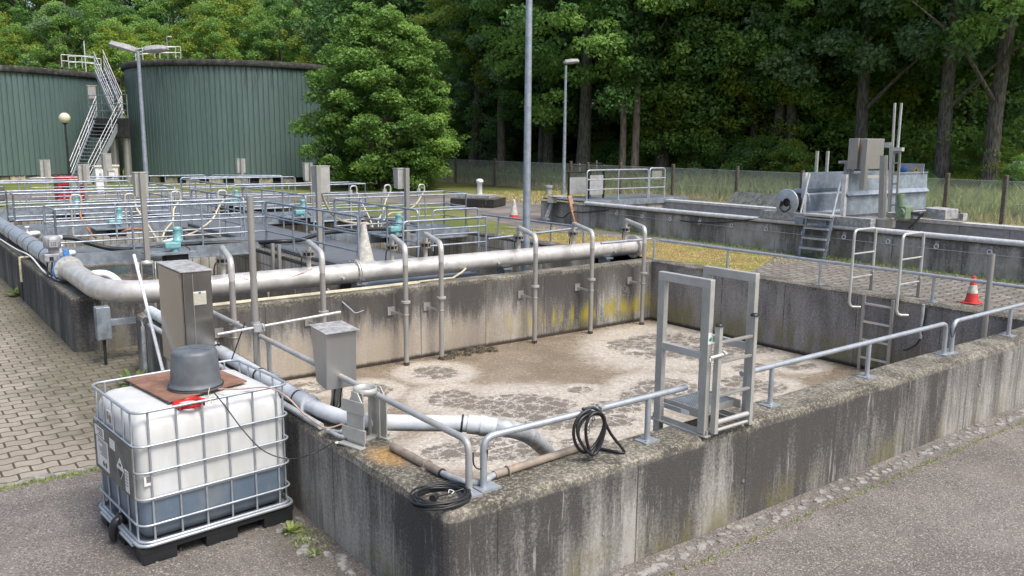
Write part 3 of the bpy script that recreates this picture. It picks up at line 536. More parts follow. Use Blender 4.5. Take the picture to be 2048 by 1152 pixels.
# small grated landing in the gap, near the manifold
t=thing('gap_grating','galvanised grating lying in the gap under the steel manifold','grating',(7.3,12.6,.7)); MB().bx(6.3,8.6,12.1,13.2,.70,.73).build('plate','grating',t); MB().bx(6.3,8.6,12.05,12.10,.6,.735).build('frame','galvanised',t)
MB().bx(6.35,6.5,12.4,13.3,0,.70).build('support','dark_metal',t); MB().bx(8.4,8.5,12.4,13.3,0,.70).build('support','dark_metal',t)
# ------------------------------------------------------------------ steel manifold along the gap
MY=12.15; MZ=.985; MR=.160
def mbx(px,py): return PY(px,py,MY).x
LX=2.42; LZ=1.0
t=thing('pipe_manifold','large pale steel pipe running along the gap to a bolted end flange','pipe',(7,MY,.81))
ex=PY(1268,495,MY).x
vy=PX(128,560,LX).y-.25
body=fillet([(LX,vy-.30,LZ),(LX,MY-.02,LZ-.01),(ex,MY,MZ)],.95,14)
MB().tube(body,MR,24).build('main_pipe','stainless_pipe',t)
def flange(c,ax,r,th,mat,parent,bolts=12,br=.011,two=False):
    c=Vector(c); ax=Vector(ax).normalized(); m=MB(); u=ax.orthogonal().normalized(); w_=ax.cross(u)
    for k in ((-1,1) if two else (0,)): m.disc(c+ax*(k*th*.75),ax,r,th,24)
    for i in range(bolts):
        a=2*math.pi*i/bolts; p=c+(u*math.cos(a)+w_*math.sin(a))*r*.86; L=th*2.2 if not two else th*3.4
        m.cyl(p-ax*L/2,p+ax*L/2,br,6)
    return m.build('flange',mat,parent)
flange((PY(712,550,MY).x,MY,MZ),(1,0,0),MR*1.34,.022,'stainless_pale',t,14,.012,True)
flange((ex,MY,MZ),(1,0,0),MR*1.42,.025,'stainless_pale',t,14,.012,True)
flange((LX,vy-.3,LZ),(0,1,0),MR*1.35,.022,'stainless_pale',t,12,.012)
for px,py in ((676,553),(985,520),(1217,500)):
    x=mbx(px,py); m=MB(); m.tube([(x-.02,MY,MZ),(x+.02,MY,MZ)],MR*1.03,24); m.bx(x-.02,x+.02,MY-MR-.05,MY-MR+.02,MZ-.05,MZ-.02); m.build('clamp','stainless_pale',t)
for px in (440,472,735,865,1060,1230): x=mbx(px,560); MB().tube([(x-.006,MY,MZ),(x+.006,MY,MZ)],MR*1.012,24).build('weld_seam','stainless',t)
MB().tube([(LX,MY+.92,LZ),(LX,MY+.93,LZ)],MR*1.01,24).build('weld_seam','stainless',t)
for x in (6.1,9.0,11.5): 
    m=MB(); m.bx(x-.05,x+.05,MY-.12,MY+.12,0,MZ-MR+.01); m.bx(x-.09,x+.09,MY-.16,MY+.16,MZ-MR-.02,MZ-MR+.012); m.build('saddle','galvanised_dull',t)
# steel frame under the elbow
fx=PY(205,640,12.35).x; fz=PY(205,678,12.35).z
t2=thing('pipe_support','grey steel support frame under the manifold elbow','pipe support',(fx,12.35,0)); MB().bx(fx-.09,fx+.09,12.26,12.42,fz,MZ-MR-.005).build('upright','galvanised_dull',t2,bevel=.01)
zb_=PY(250,640,12.4).z; MB().bx(fx+.09,BX0+1.0,12.3,12.4,zb_-.045,zb_+.045).build('crossbar','galvanised_dull',t2,bevel=.006)
MB().cyl((fx,12.34,0),(fx,12.34,fz),.02,8).build('foot_bolt','dark_metal',t2)
# goose-neck drops
drops=[(447,552,468,650,'first drop pipe from the left, directly beside the steel cabinet'),(618,540,647,620,'second drop pipe from the left, above the small steel meter box'),(784,520,812,640,'third drop pipe from the left, just right of the grey traffic cone'),(851,512,883,640,'fourth drop pipe from the left, standing at the scum clump'),(1037,497,1070,600,'fifth drop pipe from the left, beside the tall galvanised lamp pole'),(1146,490,1182,600,'sixth drop pipe from the left, over the yellow lichen'),(1250,478,1285,600,'last drop pipe on the right, at the end flange of the manifold')]
zf=PY(811,604,11.15).z
for (sx_,sy_,dx_,dy_,lb) in drops:
    xs=PY(sx_,sy_,MY).x; xd=PY(dx_,dy_,11.15).x
    t=thing('drop_pipe','steel air '+lb,'drop pipe',(xd,11.15,WZ),'goose-neck drop pipes from the manifold to the basin')
    MB().cyl((xs,MY,MZ+MR*.8),(xs,MY,1.335),.036,14).build('riser','stainless_pipe',t)
    MB().disc((xs,MY,1.35),(0,0,1),.08,.05,20).build('valve_wafer','dark_metal',t)
    m=MB()
    for dz in (-.035,.035): m.disc((xs,MY,1.35+dz),(0,0,1),.097,.018,22)
    for i in range(8): a=i*math.pi/4; m.cyl((xs+.085*math.cos(a),MY+.085*math.sin(a),1.29),(xs+.085*math.cos(a),MY+.085*math.sin(a),1.41),.009,6)
    m.build('valve_flange','stainless',t)
    m=MB(); m.tube(smooth([(xs-.06,MY-.05,1.335),(xs-.12,MY-.07,1.33),(xs-.15,MY-.08,1.27),(xs-.16,MY-.08,1.16)],4),.011,8); m.build('lever','black_plastic',t)
    MB().tube(fillet([(xs,MY,1.39),(xs,MY,1.54),(xd,11.15,1.49),(xd,11.15,1.2)],.13,8),.043,16).build('bend','stainless_pipe',t)
    MB().cyl((xd,11.15,1.2),(xd,11.15,WZ-.3),.040,16).build('down_pipe','stainless',t)
    flange((xd,11.15,zf),(0,0,1),.072,.012,'stainless_pale',t,6,.007,True)
    zb2=zf-.17; m=MB(); m.bx(xd-.19,xd-.07,11.375,11.399,zb2-.06,zb2+.07); m.beam((xd-.13,11.39,zb2),(xd-.03,11.19,zb2-.03),.03,.03); m.torus((xd,11.15,zb2-.03),(0,0,1),.045,.008,16,6); m.build('wall_bracket','stainless',t)
    MB().cyl((xd,11.15,WZ-.02),(xd,11.15,WZ+.05),.047,14).build('foot_collar','debris',t)
# thin cream pipes lying on the far basin wall, thin cable on the manifold, a hanging rod
tag(MB().tube([(3.0,11.60,.826),(6.0,11.62,.828),(7.6,11.66,.83),(7.95,11.9,.87),(8.2,12.1,.93)],.018,8).tube([(3.0,11.52,.826),(5.6,11.53,.828),(6.9,11.56,.826)],.016,8).build('thin_pipe','cream_pipe'),'pair of thin cream plastic pipes lying along the top of the far basin wall','pipe')
a=PY(655,578,11.7);b=PY(705,622,11.2); tag(MB().cyl(a,b,.012,8).tube(smooth([b,b+V(.05,-.02,-.03),b+V(.18,0,-.01)],4),.006,6).build('hanging_rod','galvanised'),'thin galvanised rod hanging over the far basin wall beside the second drop pipe','rod')
cab=[(PY(x,y,MY-MR-.0).x,) for x,y in ((492,558),)]
pts=[PY(x,y,MY-MR*.99) for x,y in ((480,553),(505,562),(530,564),(560,559),(590,551),(625,538))]
tag(MB().tube(smooth(pts,5),.006,6).build('thin_cable','pink_hose'),'thin pinkish cable drooping across the pale manifold beside the long post','cable')
# ------------------------------------------------------------------ duct along the left tank wall and its valve
t=thing('air_duct','long shiny steel duct with black bands lying on the left tank wall','pipe',(LX,20,.81))
MB().tube([(LX,31.5,LZ+.02),(LX,vy+.45,LZ)],MR*.98,24).build('duct_pipe','galvanised',t)
for yy in (vy+1.6,vy+2.9,vy+4.3,vy+5.6,vy+7.2,vy+9,vy+11): MB().tube([(LX,yy-.02,LZ+.0),(LX,yy+.02,LZ)],MR*1.02,24).build('black_band','black_rubber',t)
for yy in (vy+3.6,vy+6.4,vy+10):
    MB().tube([(LX,yy-.05,LZ),(LX,yy+.05,LZ)],MR*1.04,24).build('collar','galvanised_dull',t); MB().bx(LX-.12,LX+.12,yy-.02,yy+.02,.81,LZ-.09).build('saddle','galvanised_dull',t)
flange((LX,vy+.45,LZ),(0,1,0),MR*1.35,.022,'stainless_pale',t,12,.012,True)
for yy in (vy+1.1,vy+4.9):
    m=MB(); m.tube(fillet([(LX+.12,yy,LZ+.08),(LX+.32,yy+.02,LZ+.1),(LX+.36,yy+.5,LZ-.02)],.08),.05,10); m.lathe((LX+.12,yy,LZ+.12),[(.02,0),(.02,.1),(.045,.1),(.045,.13),(.001,.13)],10); m.build('side_branch','white_pipe',t)
t=thing('butterfly_valve','blue butterfly valve with grey motor drive and handwheel on the left tank wall','valve',(LX,vy,.81))
m=MB(); m.mat('blue_paint'); m.disc((LX,vy-.14,LZ),(0,1,0),.2,.07,24); m.disc((LX-.05,vy-.14,LZ-.05),(0,1,0),.17,.1,20); m.cyl((LX,vy-.14,LZ+.1),(LX,vy-.14,LZ+.3),.05,12); m.torus((LX+.02,vy-.12,LZ+.26),(0,1,0),.03,.008,14,6); m.build('valve_body',None,t)
m=MB(); m.mat('white_pipe'); m.tube([(LX,vy+.44,LZ),(LX,vy-.08,LZ)],MR*.85,22); m.build('spool_piece',None,t)
gx,gy,gz=LX-.2,vy+.05,LZ+.22
m=MB(); m.bx(gx-.1,gx+.16,gy-.1,gy+.12,gz-.12,gz+.02); m.cyl((gx+.05,gy,gz),(gx+.05,gy,gz+.12),.075,16); m.build('gearbox','grey_paint',t,bevel=.02)
m=MB(); m.lathe((gx+.04,gy,gz+.1),[(.11,0),(.13,.02),(.13,.17),(.11,.2),(.001,.205)],20); m.build('motor_drive','grey_paint',t)
m=MB(); m.bx(gx-.03,gx+.1,gy-.17,gy-.1,gz+.12,gz+.27); m.build('control_panel','grey_paint',t,bevel=.015)
m=MB(); [m.bx(gx-.005+.03*i,gx+.01+.03*i,gy-.173,gy-.169,gz+.16+.035*j,gz+.175+.035*j) for i in range(3) for j in range(2)]; m.build('buttons','dark_metal',t)
m=MB(); wc=V(gx+.17,gy-.2,gz-.03); m.torus(wc,(0,1,0),.085,.014,22,8); m.cyl(wc+V(0,.1,0),wc-V(0,.01,0),.02,10)
for k in range(3): a=k*2.1+.5; m.beam(wc,wc+V(math.cos(a)*.08,0,math.sin(a)*.08),.02,.012)
m.build('handwheel','grey_paint',t)
MB().bx(gx-.03,gx+.03,gy-.104,gy-.1,gz-.09,gz-.03).build('name_plate','dark_metal',t)
for dx in (-.05,.02): MB().tube(smooth([(gx+dx,gy,gz-.12),(gx+dx-.02,gy-.04,gz-.3),(gx+dx,gy-.2,.92),(gx+dx+.03,gy-.5,.86),(gx+.26,gy-.8,.84)],5),.012,8).build('cable','dark_metal',t)
tag(MB().cyl((gx+.2,gy-.75,.84),(gx+.62,gy-.82,.845),.02,10).build('conduit_stub','grey_conduit'),'short grey conduit lying on the tank corner below the blue valve','pipe')
tag(MB().tube(smooth([PX(0,478,2.2),PX(30,497,2.2),PX(60,512,2.2),PX(85,540,2.2),(2.24,vy+.1,.835),(2.3,vy-.4,.835),(2.42,vy-.6,.84)],5),.014,8).build('white_cable','white_pipe'),'white cable snaking along the outer edge of the left tank wall','cable')
cy=PX(44,545,2.13).y
t=thing('downpipe','thin pale conduit running down the outer face of the left tank wall','pipe',(2.13,cy,.4)); MB().tube(fillet([(2.5,cy,.86),(2.11,cy,.86),(2.11,cy,.4)],.03),.022,10).build('conduit','cream_pipe',t); MB().cyl((2.11,cy,.4),(2.11,cy,.05),.012,8).build('cable','black_rubber',t)
# white branch pipe emerging behind the elbow
w0=[PY(172,556,13.72),PY(184,549,13.7),PY(205,547,13.65),PY(222,552,13.6),PY(237,564,13.5),PY(250,578,13.4)]
tag(MB().tube(smooth(w0,6),.055,16).build('branch_pipe','white_pipe'),'short white plastic branch pipe bending down behind the manifold elbow','pipe')
# ------------------------------------------------------------------ white plastic line along the left basin wall into the water
t=thing('drain_line','fat white plastic pipe lying on the left basin wall and curving down into the foam','pipe',(2.85,8,.81))
r_=.068
P1=PZ(300,622,.905); P2=PZ(430,698,.895); P3=PZ(603,800,.895); P4=PZ(645,822,.895); P5=PZ(700,838,.90); P6=PZ(780,845,.90); P7=PZ(935,848,.88); P8=PZ(1020,858,.84)
end=PZ(1118,935,-.05)
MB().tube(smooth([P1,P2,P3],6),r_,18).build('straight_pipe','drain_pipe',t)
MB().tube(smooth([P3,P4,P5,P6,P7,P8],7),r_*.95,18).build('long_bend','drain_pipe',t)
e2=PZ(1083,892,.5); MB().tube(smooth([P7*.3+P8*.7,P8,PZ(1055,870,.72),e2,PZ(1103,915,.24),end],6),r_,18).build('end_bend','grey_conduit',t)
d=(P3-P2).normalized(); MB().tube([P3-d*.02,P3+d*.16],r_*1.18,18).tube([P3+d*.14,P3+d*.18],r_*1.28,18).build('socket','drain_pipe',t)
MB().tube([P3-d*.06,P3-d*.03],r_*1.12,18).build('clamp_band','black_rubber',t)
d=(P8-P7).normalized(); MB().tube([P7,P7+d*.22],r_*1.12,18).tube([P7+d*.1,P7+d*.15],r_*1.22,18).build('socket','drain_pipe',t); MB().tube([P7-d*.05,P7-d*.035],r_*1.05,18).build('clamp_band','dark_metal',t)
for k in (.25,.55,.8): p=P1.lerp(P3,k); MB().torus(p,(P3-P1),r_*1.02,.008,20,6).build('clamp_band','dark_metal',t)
a=PZ(300,650,.85);b=PZ(658,862,.845)
t=thing('conduit','thin grey conduit with black cables sticking out, beside the white plastic pipe','pipe',(2.7,8,.81))
MB().tube([a,a.lerp(b,.97)],.028,12).build('conduit_tube','grey_conduit',t)
for k,c in ((0,(700,868)),(1,(690,858))): MB().tube(smooth([b+V(0,0.03,0),PZ(680,872-8*k,.85),PZ(c[0],c[1],.86),PZ(740,848,.87)],5),.016,8).build('cable','grey_conduit',t)
t=thing('edge_conduit','rusty beige conduit clipped along the inner edge of the left basin wall','pipe',(2.98,5,.81))
a=PZ(785,893,.84); b=PZ(884,946,.84); MB().cyl(a,b,.030,14).build('conduit_tube','rusty_beige_pipe',t); MB().torus(b,(b-a),.026,.008,16,6).build('open_end','black_rubber',t)
c=a.lerp(b,.72); MB().torus(c,(b-a),.035,.007,16,6).bx(c.x-.05,c.x-.01,c.y-.02,c.y+.02,.811,.83).build('clip','rusty_beige_pipe',t)
t=thing('edge_conduit','beige grey conduit clipped along the inner edge of the front wall below the hanging hose','pipe',(3.5,4.4,.81))
a2=PZ(988,950,.84); b2=PZ(1112,909,.84); a3=PZ(1195,893,.84); MB().cyl(a2,PZ(1180,888,.84),.029,14).build('conduit_tube','rusty_beige_pipe',t); c=a2.lerp(a3,.12); MB().torus(c,(a3-a2),.035,.007,16,6).build('clip','rusty_beige_pipe',t)
tag(MB().tube(smooth([b,PZ(905,955,.842),PZ(935,964,.842),PZ(965,962,.842),a2],6),.022,10).build('corner_cable','grey_conduit'),'thick grey cable linking the two beige conduits around the basin corner','cable')
# ------------------------------------------------------------------ cable coil on the corner
t=thing('cable_coil','black extension cable lying coiled on the basin corner','cable coil',PZ(885,1003,.815)); cc=PZ(882,996,.83); r=random.Random(7); pts=[]
ax=(PZ(940,985,.83)-PZ(826,1008,.83))/2; ay=V(-ax.y,ax.x,0).normalized()*.165
N=9*26
for i in range(N):
    a=2*math.pi*i/26; k=i//26; rad=1-.03*((k*5)%7)+.025*math.sin(a*2+k); off=V(.008*math.sin(k*2.3),.01*math.cos(k*1.7),0)
    pts.append(cc+off+ax*math.cos(a)*rad+ay*math.sin(a)*rad+V(0,0,.007*((k*4)%6)+.006*math.sin(a*3+k)))
MB().tube(pts,.0075,8).build('cable','black_rubber',t)
pc=PZ(873,992,.85); MB().tube(smooth([cc+ax*.8+V(0,0,.03),PZ(905,985,.85),pc],5),.008,8).build('cable_end','black_rubber',t)
m=MB(); m.cyl(pc,pc+V(-.035,-.02,0),.02,12); m.cyl(pc+V(-.035,-.02,0),pc+V(-.045,-.025,0),.026,12); m.build('plug','black_plastic',t)
m=MB(); q=PZ(897,986,.86); m.mat('sticker_white'); m.tube(smooth([q,q+V(.02,.02,.01),q+V(.035,-.01,.005),q+V(.01,-.02,0)],4),.003,6); m.build('tag',None,t)
# ------------------------------------------------------------------ hose hanging on the front rail
hc=PY(1182,862,ry-.04); t=thing('hanging_hose','black hose looped over the front rail with a rusty chain','hose',(hc.x,ry-.04,1.15)); pts=[]
for i in range(3*24+7):
    a=2*math.pi*i/24+1.5; k=i/24; w_=.115+.035*math.sin(k*2.2); h=.155+.012*math.cos(k*3); pts.append(hc+V(math.cos(a)*w_+.02*k-.03+.02*math.sin(a*2),.028*math.sin(k*2.6)-.01,math.sin(a)*h-.01*k))
MB().tube(pts,.0115,9).build('hose_loops','black_rubber',t)
pp=[PY(1165,818,ry-.03),PY(1195,820,ry-.05),PY(1222,868,ry-.05),PZ(1248,902,.83),PZ(1235,904,.826),PZ(1195,896,.826)]
MB().tube(smooth(pp,6),.0115,9).build('hose_tail','black_rubber',t)
def chain(a,b,n,mat,parent,R_=.017,r=.0032):
    a,b=Vector(a),Vector(b); d=(b-a)/n; dn=d.normalized(); u=dn.orthogonal().normalized(); w_=dn.cross(u); m=MB()
    for i in range(n):
        c=a+d*(i+.5); q=u if i%2 else w_; L=d.length*.62
        m.tube([c+dn*math.cos(t_)*L+q*math.sin(t_)*R_*.55 for t_ in [2*math.pi*j/10 for j in range(10)]],r,5,closed=True)
    return m.build('chain',mat,parent)
chain(PY(1188,835,ry+.01),PY(1170,880,ry+.02),7,'rusty_beige_pipe',t)
c=PY(1198,817,ry); tag(MB().torus(c,(1,0,.0),.032,.005,18,6).bx(c.x-.02,c.x+.02,ry-.04,ry+.0,c.z+.02,c.z+.03).build('hose_clamp','stainless_pale'),'bright steel clamp on the front rail beside the hanging hose','clamp')
a=PY(944,905,ry);b=PY(975,905,ry); p0=PX(946,905,2.83); 
tag(MB().tube(smooth([p0,PX(948,930,2.85),PZ(960,938,.95),PZ(972,925,.98),PY(975,900,ry-.03)],5),.005,6).build('earth_strap','black_rubber'),'small black strap joining the two corner rail posts','strap')
a=PY(1896,655,ry); tag(MB().tube(smooth([a+V(.0,-.03,0),a+V(.03,-.03,-.09),a+V(.08,-.03,-.1),a+V(.13,-.03,0.0)],5),.005,6).build('earth_strap','black_rubber'),'small black strap joining the two rail posts at the right end of the front wall','strap')
# ------------------------------------------------------------------ lifting socket on the left wall
bc=PZ(737,880,ZT); t=thing('lifting_socket','pale steel davit socket with a ring and side plates bolted on the left basin wall','bracket',(bc.x-.02,bc.y,ZT),rz=.25)
t.scale=(.84,.92,1.06)
def L_(m,name,mat='aluminium_pale',bevel=.002): return m.build(name,mat,t,bevel=bevel,local=True)
H=.40
m=MB(); 
ring=[(.088,H-.045),(.105,H-.045),(.105,H),(.088,H),(.088,H-.045)]; m.lathe((0,0,0),ring,30); m.build('ring','aluminium_pale',t,local=True)
for sx_ in (-1,1):
    # side plates: wide at the base, chamfered at the top
    x0=.13*sx_; m=MB(); yy=.12
    m.extr([(x0,-yy,.0),(x0,yy*.7,.0),(x0,yy*.7,H-.12),(x0,.0,H-.01),(x0,-.05,H-.01),(x0,-yy,H-.1)],(.012*sx_,0,0)); L_(m,'side_plate')
    m=MB(); m.bx(min(x0-.02,x0+.09*sx_),max(x0-.02,x0+.09*sx_),-.15,.12,.002,.014); L_(m,'base_plate')
    m=MB(); m.beam((x0*.75,-.06,.01),(x0*.75,-.06,H-.02),.03,.012); m.beam((x0*.75,.05,.01),(x0*.75,.05,H-.02),.03,.012); L_(m,'leg')
for z0 in (.04,.24): m=MB(); m.bx(-.16,-.146,-.15,.13,z0,z0+.09); L_(m,'cross_plate')
m=MB(); m.bx(-.12,.12,-.03,.05,.002,.016); L_(m,'floor_plate'); m=MB(); m.cyl((-.02,0,.016),(-.02,0,.075),.02,12); L_(m,'pin','stainless',0)
for (x,y) in ((.18,-.1),(-.1,-.12),(.2,.08)): m=MB(); m.cyl((x,y,.014),(x,y,.032),.009,6); L_(m,'bolt','stainless',0)
# ------------------------------------------------------------------ steel meter box on its post
yb=6.15; x0,x1=2.80,3.06; t=thing('meter_box','small tapered stainless meter box on a post on the left basin wall','control box',(2.98,6.3,ZT),group=None)
m=MB(); m.extr([(x0,yb,1.54),(x0,yb+.30,1.55),(x0,yb+.22,1.10),(x0,yb+.02,1.07)],(.265,0,0)); m.build('housing','box_steel',t,bevel=.004)
m=MB(); m.extr([(x0-.012,yb-.015,1.54),(x0+.03,yb-.03,1.548),(x1+.02,yb-.03,1.548),(x1+.02,yb+.3,1.565),(x0-.012,yb+.32,1.562)],(0,0,.006)); m.build('lid','dusty_steel',t)
m=MB(); m.bx(x1-.08,x1+.0,yb+.27,yb+.33,ZT,1.5); m.build('post','stainless',t,bevel=.004); MB().bx(x1-.13,x1+.05,yb+.2,yb+.38,ZT+.001,ZT+.015).build('base_plate','stainless',t)
for i,dx in enumerate((.10,.13,.16,.19)): MB().tube(smooth([(x0+dx,yb+.12,1.08),(x0+dx+.01*(-1)**i,yb+.15,.98),(x0+dx+.02,yb+.22,.86),(x0+dx+.02,yb+.26,.82)],4),.009,7).build('cable','black_rubber' if i%2 else 'stainless',t)
# ------------------------------------------------------------------ tall steel cabinet beside the left wall
cx0,cx1,cy0,cy1,cz0,cz1=2.315,2.60,8.33,9.15,.80,1.80
t=thing('steel_cabinet','tall brownish stainless switch cabinet with a cream vent, standing at the left basin wall','cabinet',(2.45,8.7,0))
MB().bx(cx0+.012,cx1,cy0,cy1,cz0,cz1).build('housing','cabinet_steel',t,bevel=.006)
MB().bx(cx0-.006,cx0+.010,cy0+.015,cy1-.01,cz0+.01,cz1-.012).build('door','cabinet_steel',t,bevel=.003)
MB().bx(cx0-.02,cx1+.012,cy0-.012,cy1+.01,cz1+.001,cz1+.015).build('roof_cap','dusty_steel',t,bevel=.003)
MB().bx(cx0+.10,cx0+.105,cy0-.004,cy0-.001,cz0+.02,cz1-.02).build('seam','stainless',t)
m=MB(); vx0=cx0+.1; zz0=1.47
for i in range(9): m.bx(vx0+.005,vx0+.118,cy0-.014,cy0-.006,zz0+.008+i*.0135,zz0+.016+i*.0135)
m.bx(vx0,vx0+.123,cy0-.006,cy0-.001,zz0,zz0+.135); m.build('vent_grille','vent_cream',t)
MB().bx(vx0+.05,vx0+.07,cy0-.018,cy0-.014,zz0+.115,zz0+.133).build('vent_badge','sticker_blue',t)
for (x,y) in ((cx0+.04,cy0+.05),(cx1-.04,cy0+.05),(cx0+.04,cy1-.05),(cx1-.04,cy1-.05)): MB().bx(x-.02,x+.02,y-.02,y+.02,0,cz0).build('leg','galvanised_dull',t)
MB().bx(cx0+.005,cx0+.02,cy0+.1,cy1-.1,cz0-.25,cz0-.005).build('skirt','box_steel',t)
MB().bx(cx0-.012,cx0-.006,cy0+.05,cy0+.09,cz1-.06,cz1-.03).build('hinge','stainless_pale',t)
# white stick leaning on the cabinet
a=PX(268,510,2.30); b=PX(326,742,2.22); tag(MB().cyl(a,b,.017,10).build('leaning_stick','white_pipe'),'thin white plastic pipe leaning against the left side of the steel cabinet','pipe')
# grey conduit at the wall end
cxp=PX(285,640,2.6); tag(MB().cyl((2.60,cxp.y,0),(2.60,cxp.y,.72),.028,12).tube(smooth([(2.60,cxp.y,.7),(2.60,cxp.y,.8),(2.64,cxp.y-.1,.86),(2.72,cxp.y-.35,.86)],5),.014,8).build('wall_conduit','grey_conduit'),'grey conduit with a cable rising up the far end of the left basin wall','pipe')
# second lifting socket behind the manifold
t0=bpy.data.objects; c=PY(297,565,13.5)
soc=[o for o in COL.objects if o.name=='lifting_socket'][0]
dup(soc,(c.x,13.5,ZT),label='pale steel davit socket behind the manifold, half hidden by the steel cabinet',rz=-.3)['group']='steel davit sockets'; soc['group']='steel davit sockets'
# ------------------------------------------------------------------ long post with crossbar
t=thing('steel_post','tall round steel post with a horizontal crossbar on the left basin wall','post',(2.9,8.0,ZT))
MB().cyl((2.9,8.0,ZT),(2.9,8.0,2.54),.033,18).build('upright','stainless',t)
a=PY(435,669,7.95); b=PY(681,624,7.95); MB().cyl(a,b,.014,12).build('crossbar','stainless_pale',t)
zc=PY(510,655,7.97).z; m=MB(); m.cyl((2.9,8.0,zc-.05),(2.9,8.0,zc+.05),.045,16); m.bx(2.86,2.97,7.93,7.99,zc-.04,zc+.03); m.torus((2.95,7.95,zc),(1,0,0),.028,.01,14,6); m.build('clamp','grey_paint',t)
a=PY(490,645,7.97);b=PY(462,723,8.05); tag(MB().cyl(a,b,.006,6).build('stay_rod','dark_metal'),'thin dark rod slanting down from the crossbar clamp to the white tank','rod')
tag(chain(PX(438,682,2.75),PX(442,730,2.7),6,'dark_metal',None,.03,.006),'short dark chain hanging beside the steel cabinet above the white plastic pipe','chain')
# ------------------------------------------------------------------ white tank in a cage
TX,TY,TA=1.322,6.16,.081
t=thing('caged_tank','white plastic bulk container in a metal cage, blue grey liquid in its lower part','tank',(TX,TY,0),rz=TA)
L,W,H=1.2,1.0,1.16
def TL(u,v,z): c,s_=math.cos(TA),math.sin(TA); return V(TX+c*u-s_*v,TY+s_*u+c*v,z)
def rr(x0,x1,y0,y1,r,n=5):
    p=[]
    for cx_,cy_,a0 in ((x1-r,y1-r,0),(x0+r,y1-r,90),(x0+r,y0+r,180),(x1-r,y0+r,270)):
        for k in range(n+1): a=R(a0+90*k/n); p.append((cx_+r*math.cos(a),cy_+r*math.sin(a)))
    return p
m=MB(); lv=[]
for z,ins,rd in ((.165,.10,.06),(.18,.06,.08),(.22,.035,.09),(.3,.028,.09),(.5,.026,.09),(.7,.03,.09),(.9,.026,.09),(1.02,.03,.09),(1.07,.045,.09),(1.105,.08,.09),(1.12,.14,.08),(1.122,.3,.05)):
    lv.append([(x,y,z) for x,y in rr(ins,L-ins,ins,W-ins,rd,7)])
k=len(lv[0]); vs=sum(lv,[]); fs=[(a*k+i,a*k+(i+1)%k,(a+1)*k+(i+1)%k,(a+1)*k+i) for a in range(len(lv)-1) for i in range(k)]+[tuple(range((len(lv)-1)*k,len(lv)*k))]
# vertical bulges between the cage bars
out=[]
for (x,y,z) in vs:
    b=0
    if .25<z<1.03: b=.008*abs(math.sin((x+.02)*math.pi/.195)) if (y<.1 or y>W-.1) else .008*abs(math.sin((y+.02)*math.pi/.2))
    out.append((x+(b if x>L/2 else -b)*(1 if (x<.08 or x>L-.08) else 0),y+(b if y>W/2 else -b)*(1 if (y<.08 or y>W-.08) else 0),z))
def dens(p,step=.05): return p
m.add(out,fs,True); m.build('bottle','tote_plastic',t,local=True)
def ring(m,z,r,ins=0.,rad=.085): m.tube([(x,y,z) for x,y in rr(ins,L-ins,ins,W-ins,rad,6)],r,8,closed=True)
m=MB(); ring(m,1.155,.011,.0); m.build('top_frame','galvanised',t,local=True)
m=MB(); 
for z in (.30,.50,.70,.90): ring(m,z,.0085,.0)
m.build('cage_bars','galvanised',t,local=True)
ux=[.105,.305,.5,.695,.895,1.09]
for i,u in enumerate(ux):
    for v in (.012,W-.012): MB().tube([(u,v,.15),(u,v,1.15)],.0085,8).build('cage_upright','galvanised',t,local=True)
for v in (.1,.27,.5,.73,.9):
    for u in (.012,L-.012): MB().tube([(u,v,.15),(u,v,1.15)],.0085,8).build('cage_upright','galvanised',t,local=True)
m=MB(); ring(m,.15,.014,-.01); ring(m,.165,.012,.01); m.build('base_frame','galvanised',t,local=True)
m=MB(); m.bx(.03,L-.03,.03,W-.03,.125,.15); m.build('floor_sheet','galvanised_dull',t,local=True)
for x0,x1 in ((0,.26),(.47,.73),(.94,1.2)):
    for y0,y1 in ((0,.16),(.42,.58),(.84,1.0)):
        m=MB(); m.bx(x0+.005,x1-.005,y0+.005,y1-.005,0,.125); m.build('pallet_foot','black_plastic',t,bevel=.008,local=True)
m=MB(); m.bx(.0,L,.0,.1,.09,.13).bx(.0,L,.9,1.0,.09,.13).bx(0,L,.44,.56,.09,.13); m.build('pallet_runner','black_plastic',t,local=True)
for v0,v1 in ((.13,.4),(.6,.87)):
    m=MB(); m.tube([(-.02,v0,.13),(-.02,v1,.13)],.014,8); m.build('foot_bar','galvanised',t,local=True)
# label plate on the left end with its stickers
m=MB(); m.bx(-.017,-.013,.03,.93,.505,.895); m.build('label_plate','plate_grey',t,local=True)
m=MB(); m.mat('sticker_white'); 
for (v0,v1,z0,z1) in ((.58,.86,.545,.78),(.66,.88,.79,.87),(.40,.52,.775,.85),(.12,.2,.53,.70)): m.bx(-.021,-.0185,v0,v1,z0,z1)
m.build('stickers',None,t,local=True)
def diamond(m,v,z,s_,x,mat,w_=1.): m.mat(mat); m.extr([(x,v,z+s_),(x,v+s_*w_,z),(x,v,z-s_),(x,v-s_*w_,z)],(-.0012,0,0))
m=MB(); diamond(m,.30,.67,.085,-.0195,'sticker_white'); m.mat('sticker_black'); m.extr([(-.0215,.30+.06,.66),(-.0215,.30,.66-.066),(-.0215,.30-.06,.66)],(-.001,0,0)); m.bx(-.0225,-.0213,.275,.295,.69,.71); m.bx(-.0225,-.0213,.305,.325,.69,.71)
m.build('hazard_sign',None,t,local=True); m=MB()
for v in (.64,.70): diamond(m,v,.59,.026,-.0215,'sticker_black')
m.build('hazard_marks',None,t,local=True); m=MB()
m.mat('sticker_black')
rnd=random.Random(2)
for i in range(9): m.bx(-.0225,-.0213,.60,.60+rnd.uniform(.1,.22),.765-i*.014,.769-i*.014)
for i in range(4): m.bx(-.0225,-.0213,.68,.68+rnd.uniform(.08,.18),.855-i*.016,.86-i*.016)
m.build('label_print',None,t,local=True); m=MB(); m.mat('sticker_black')
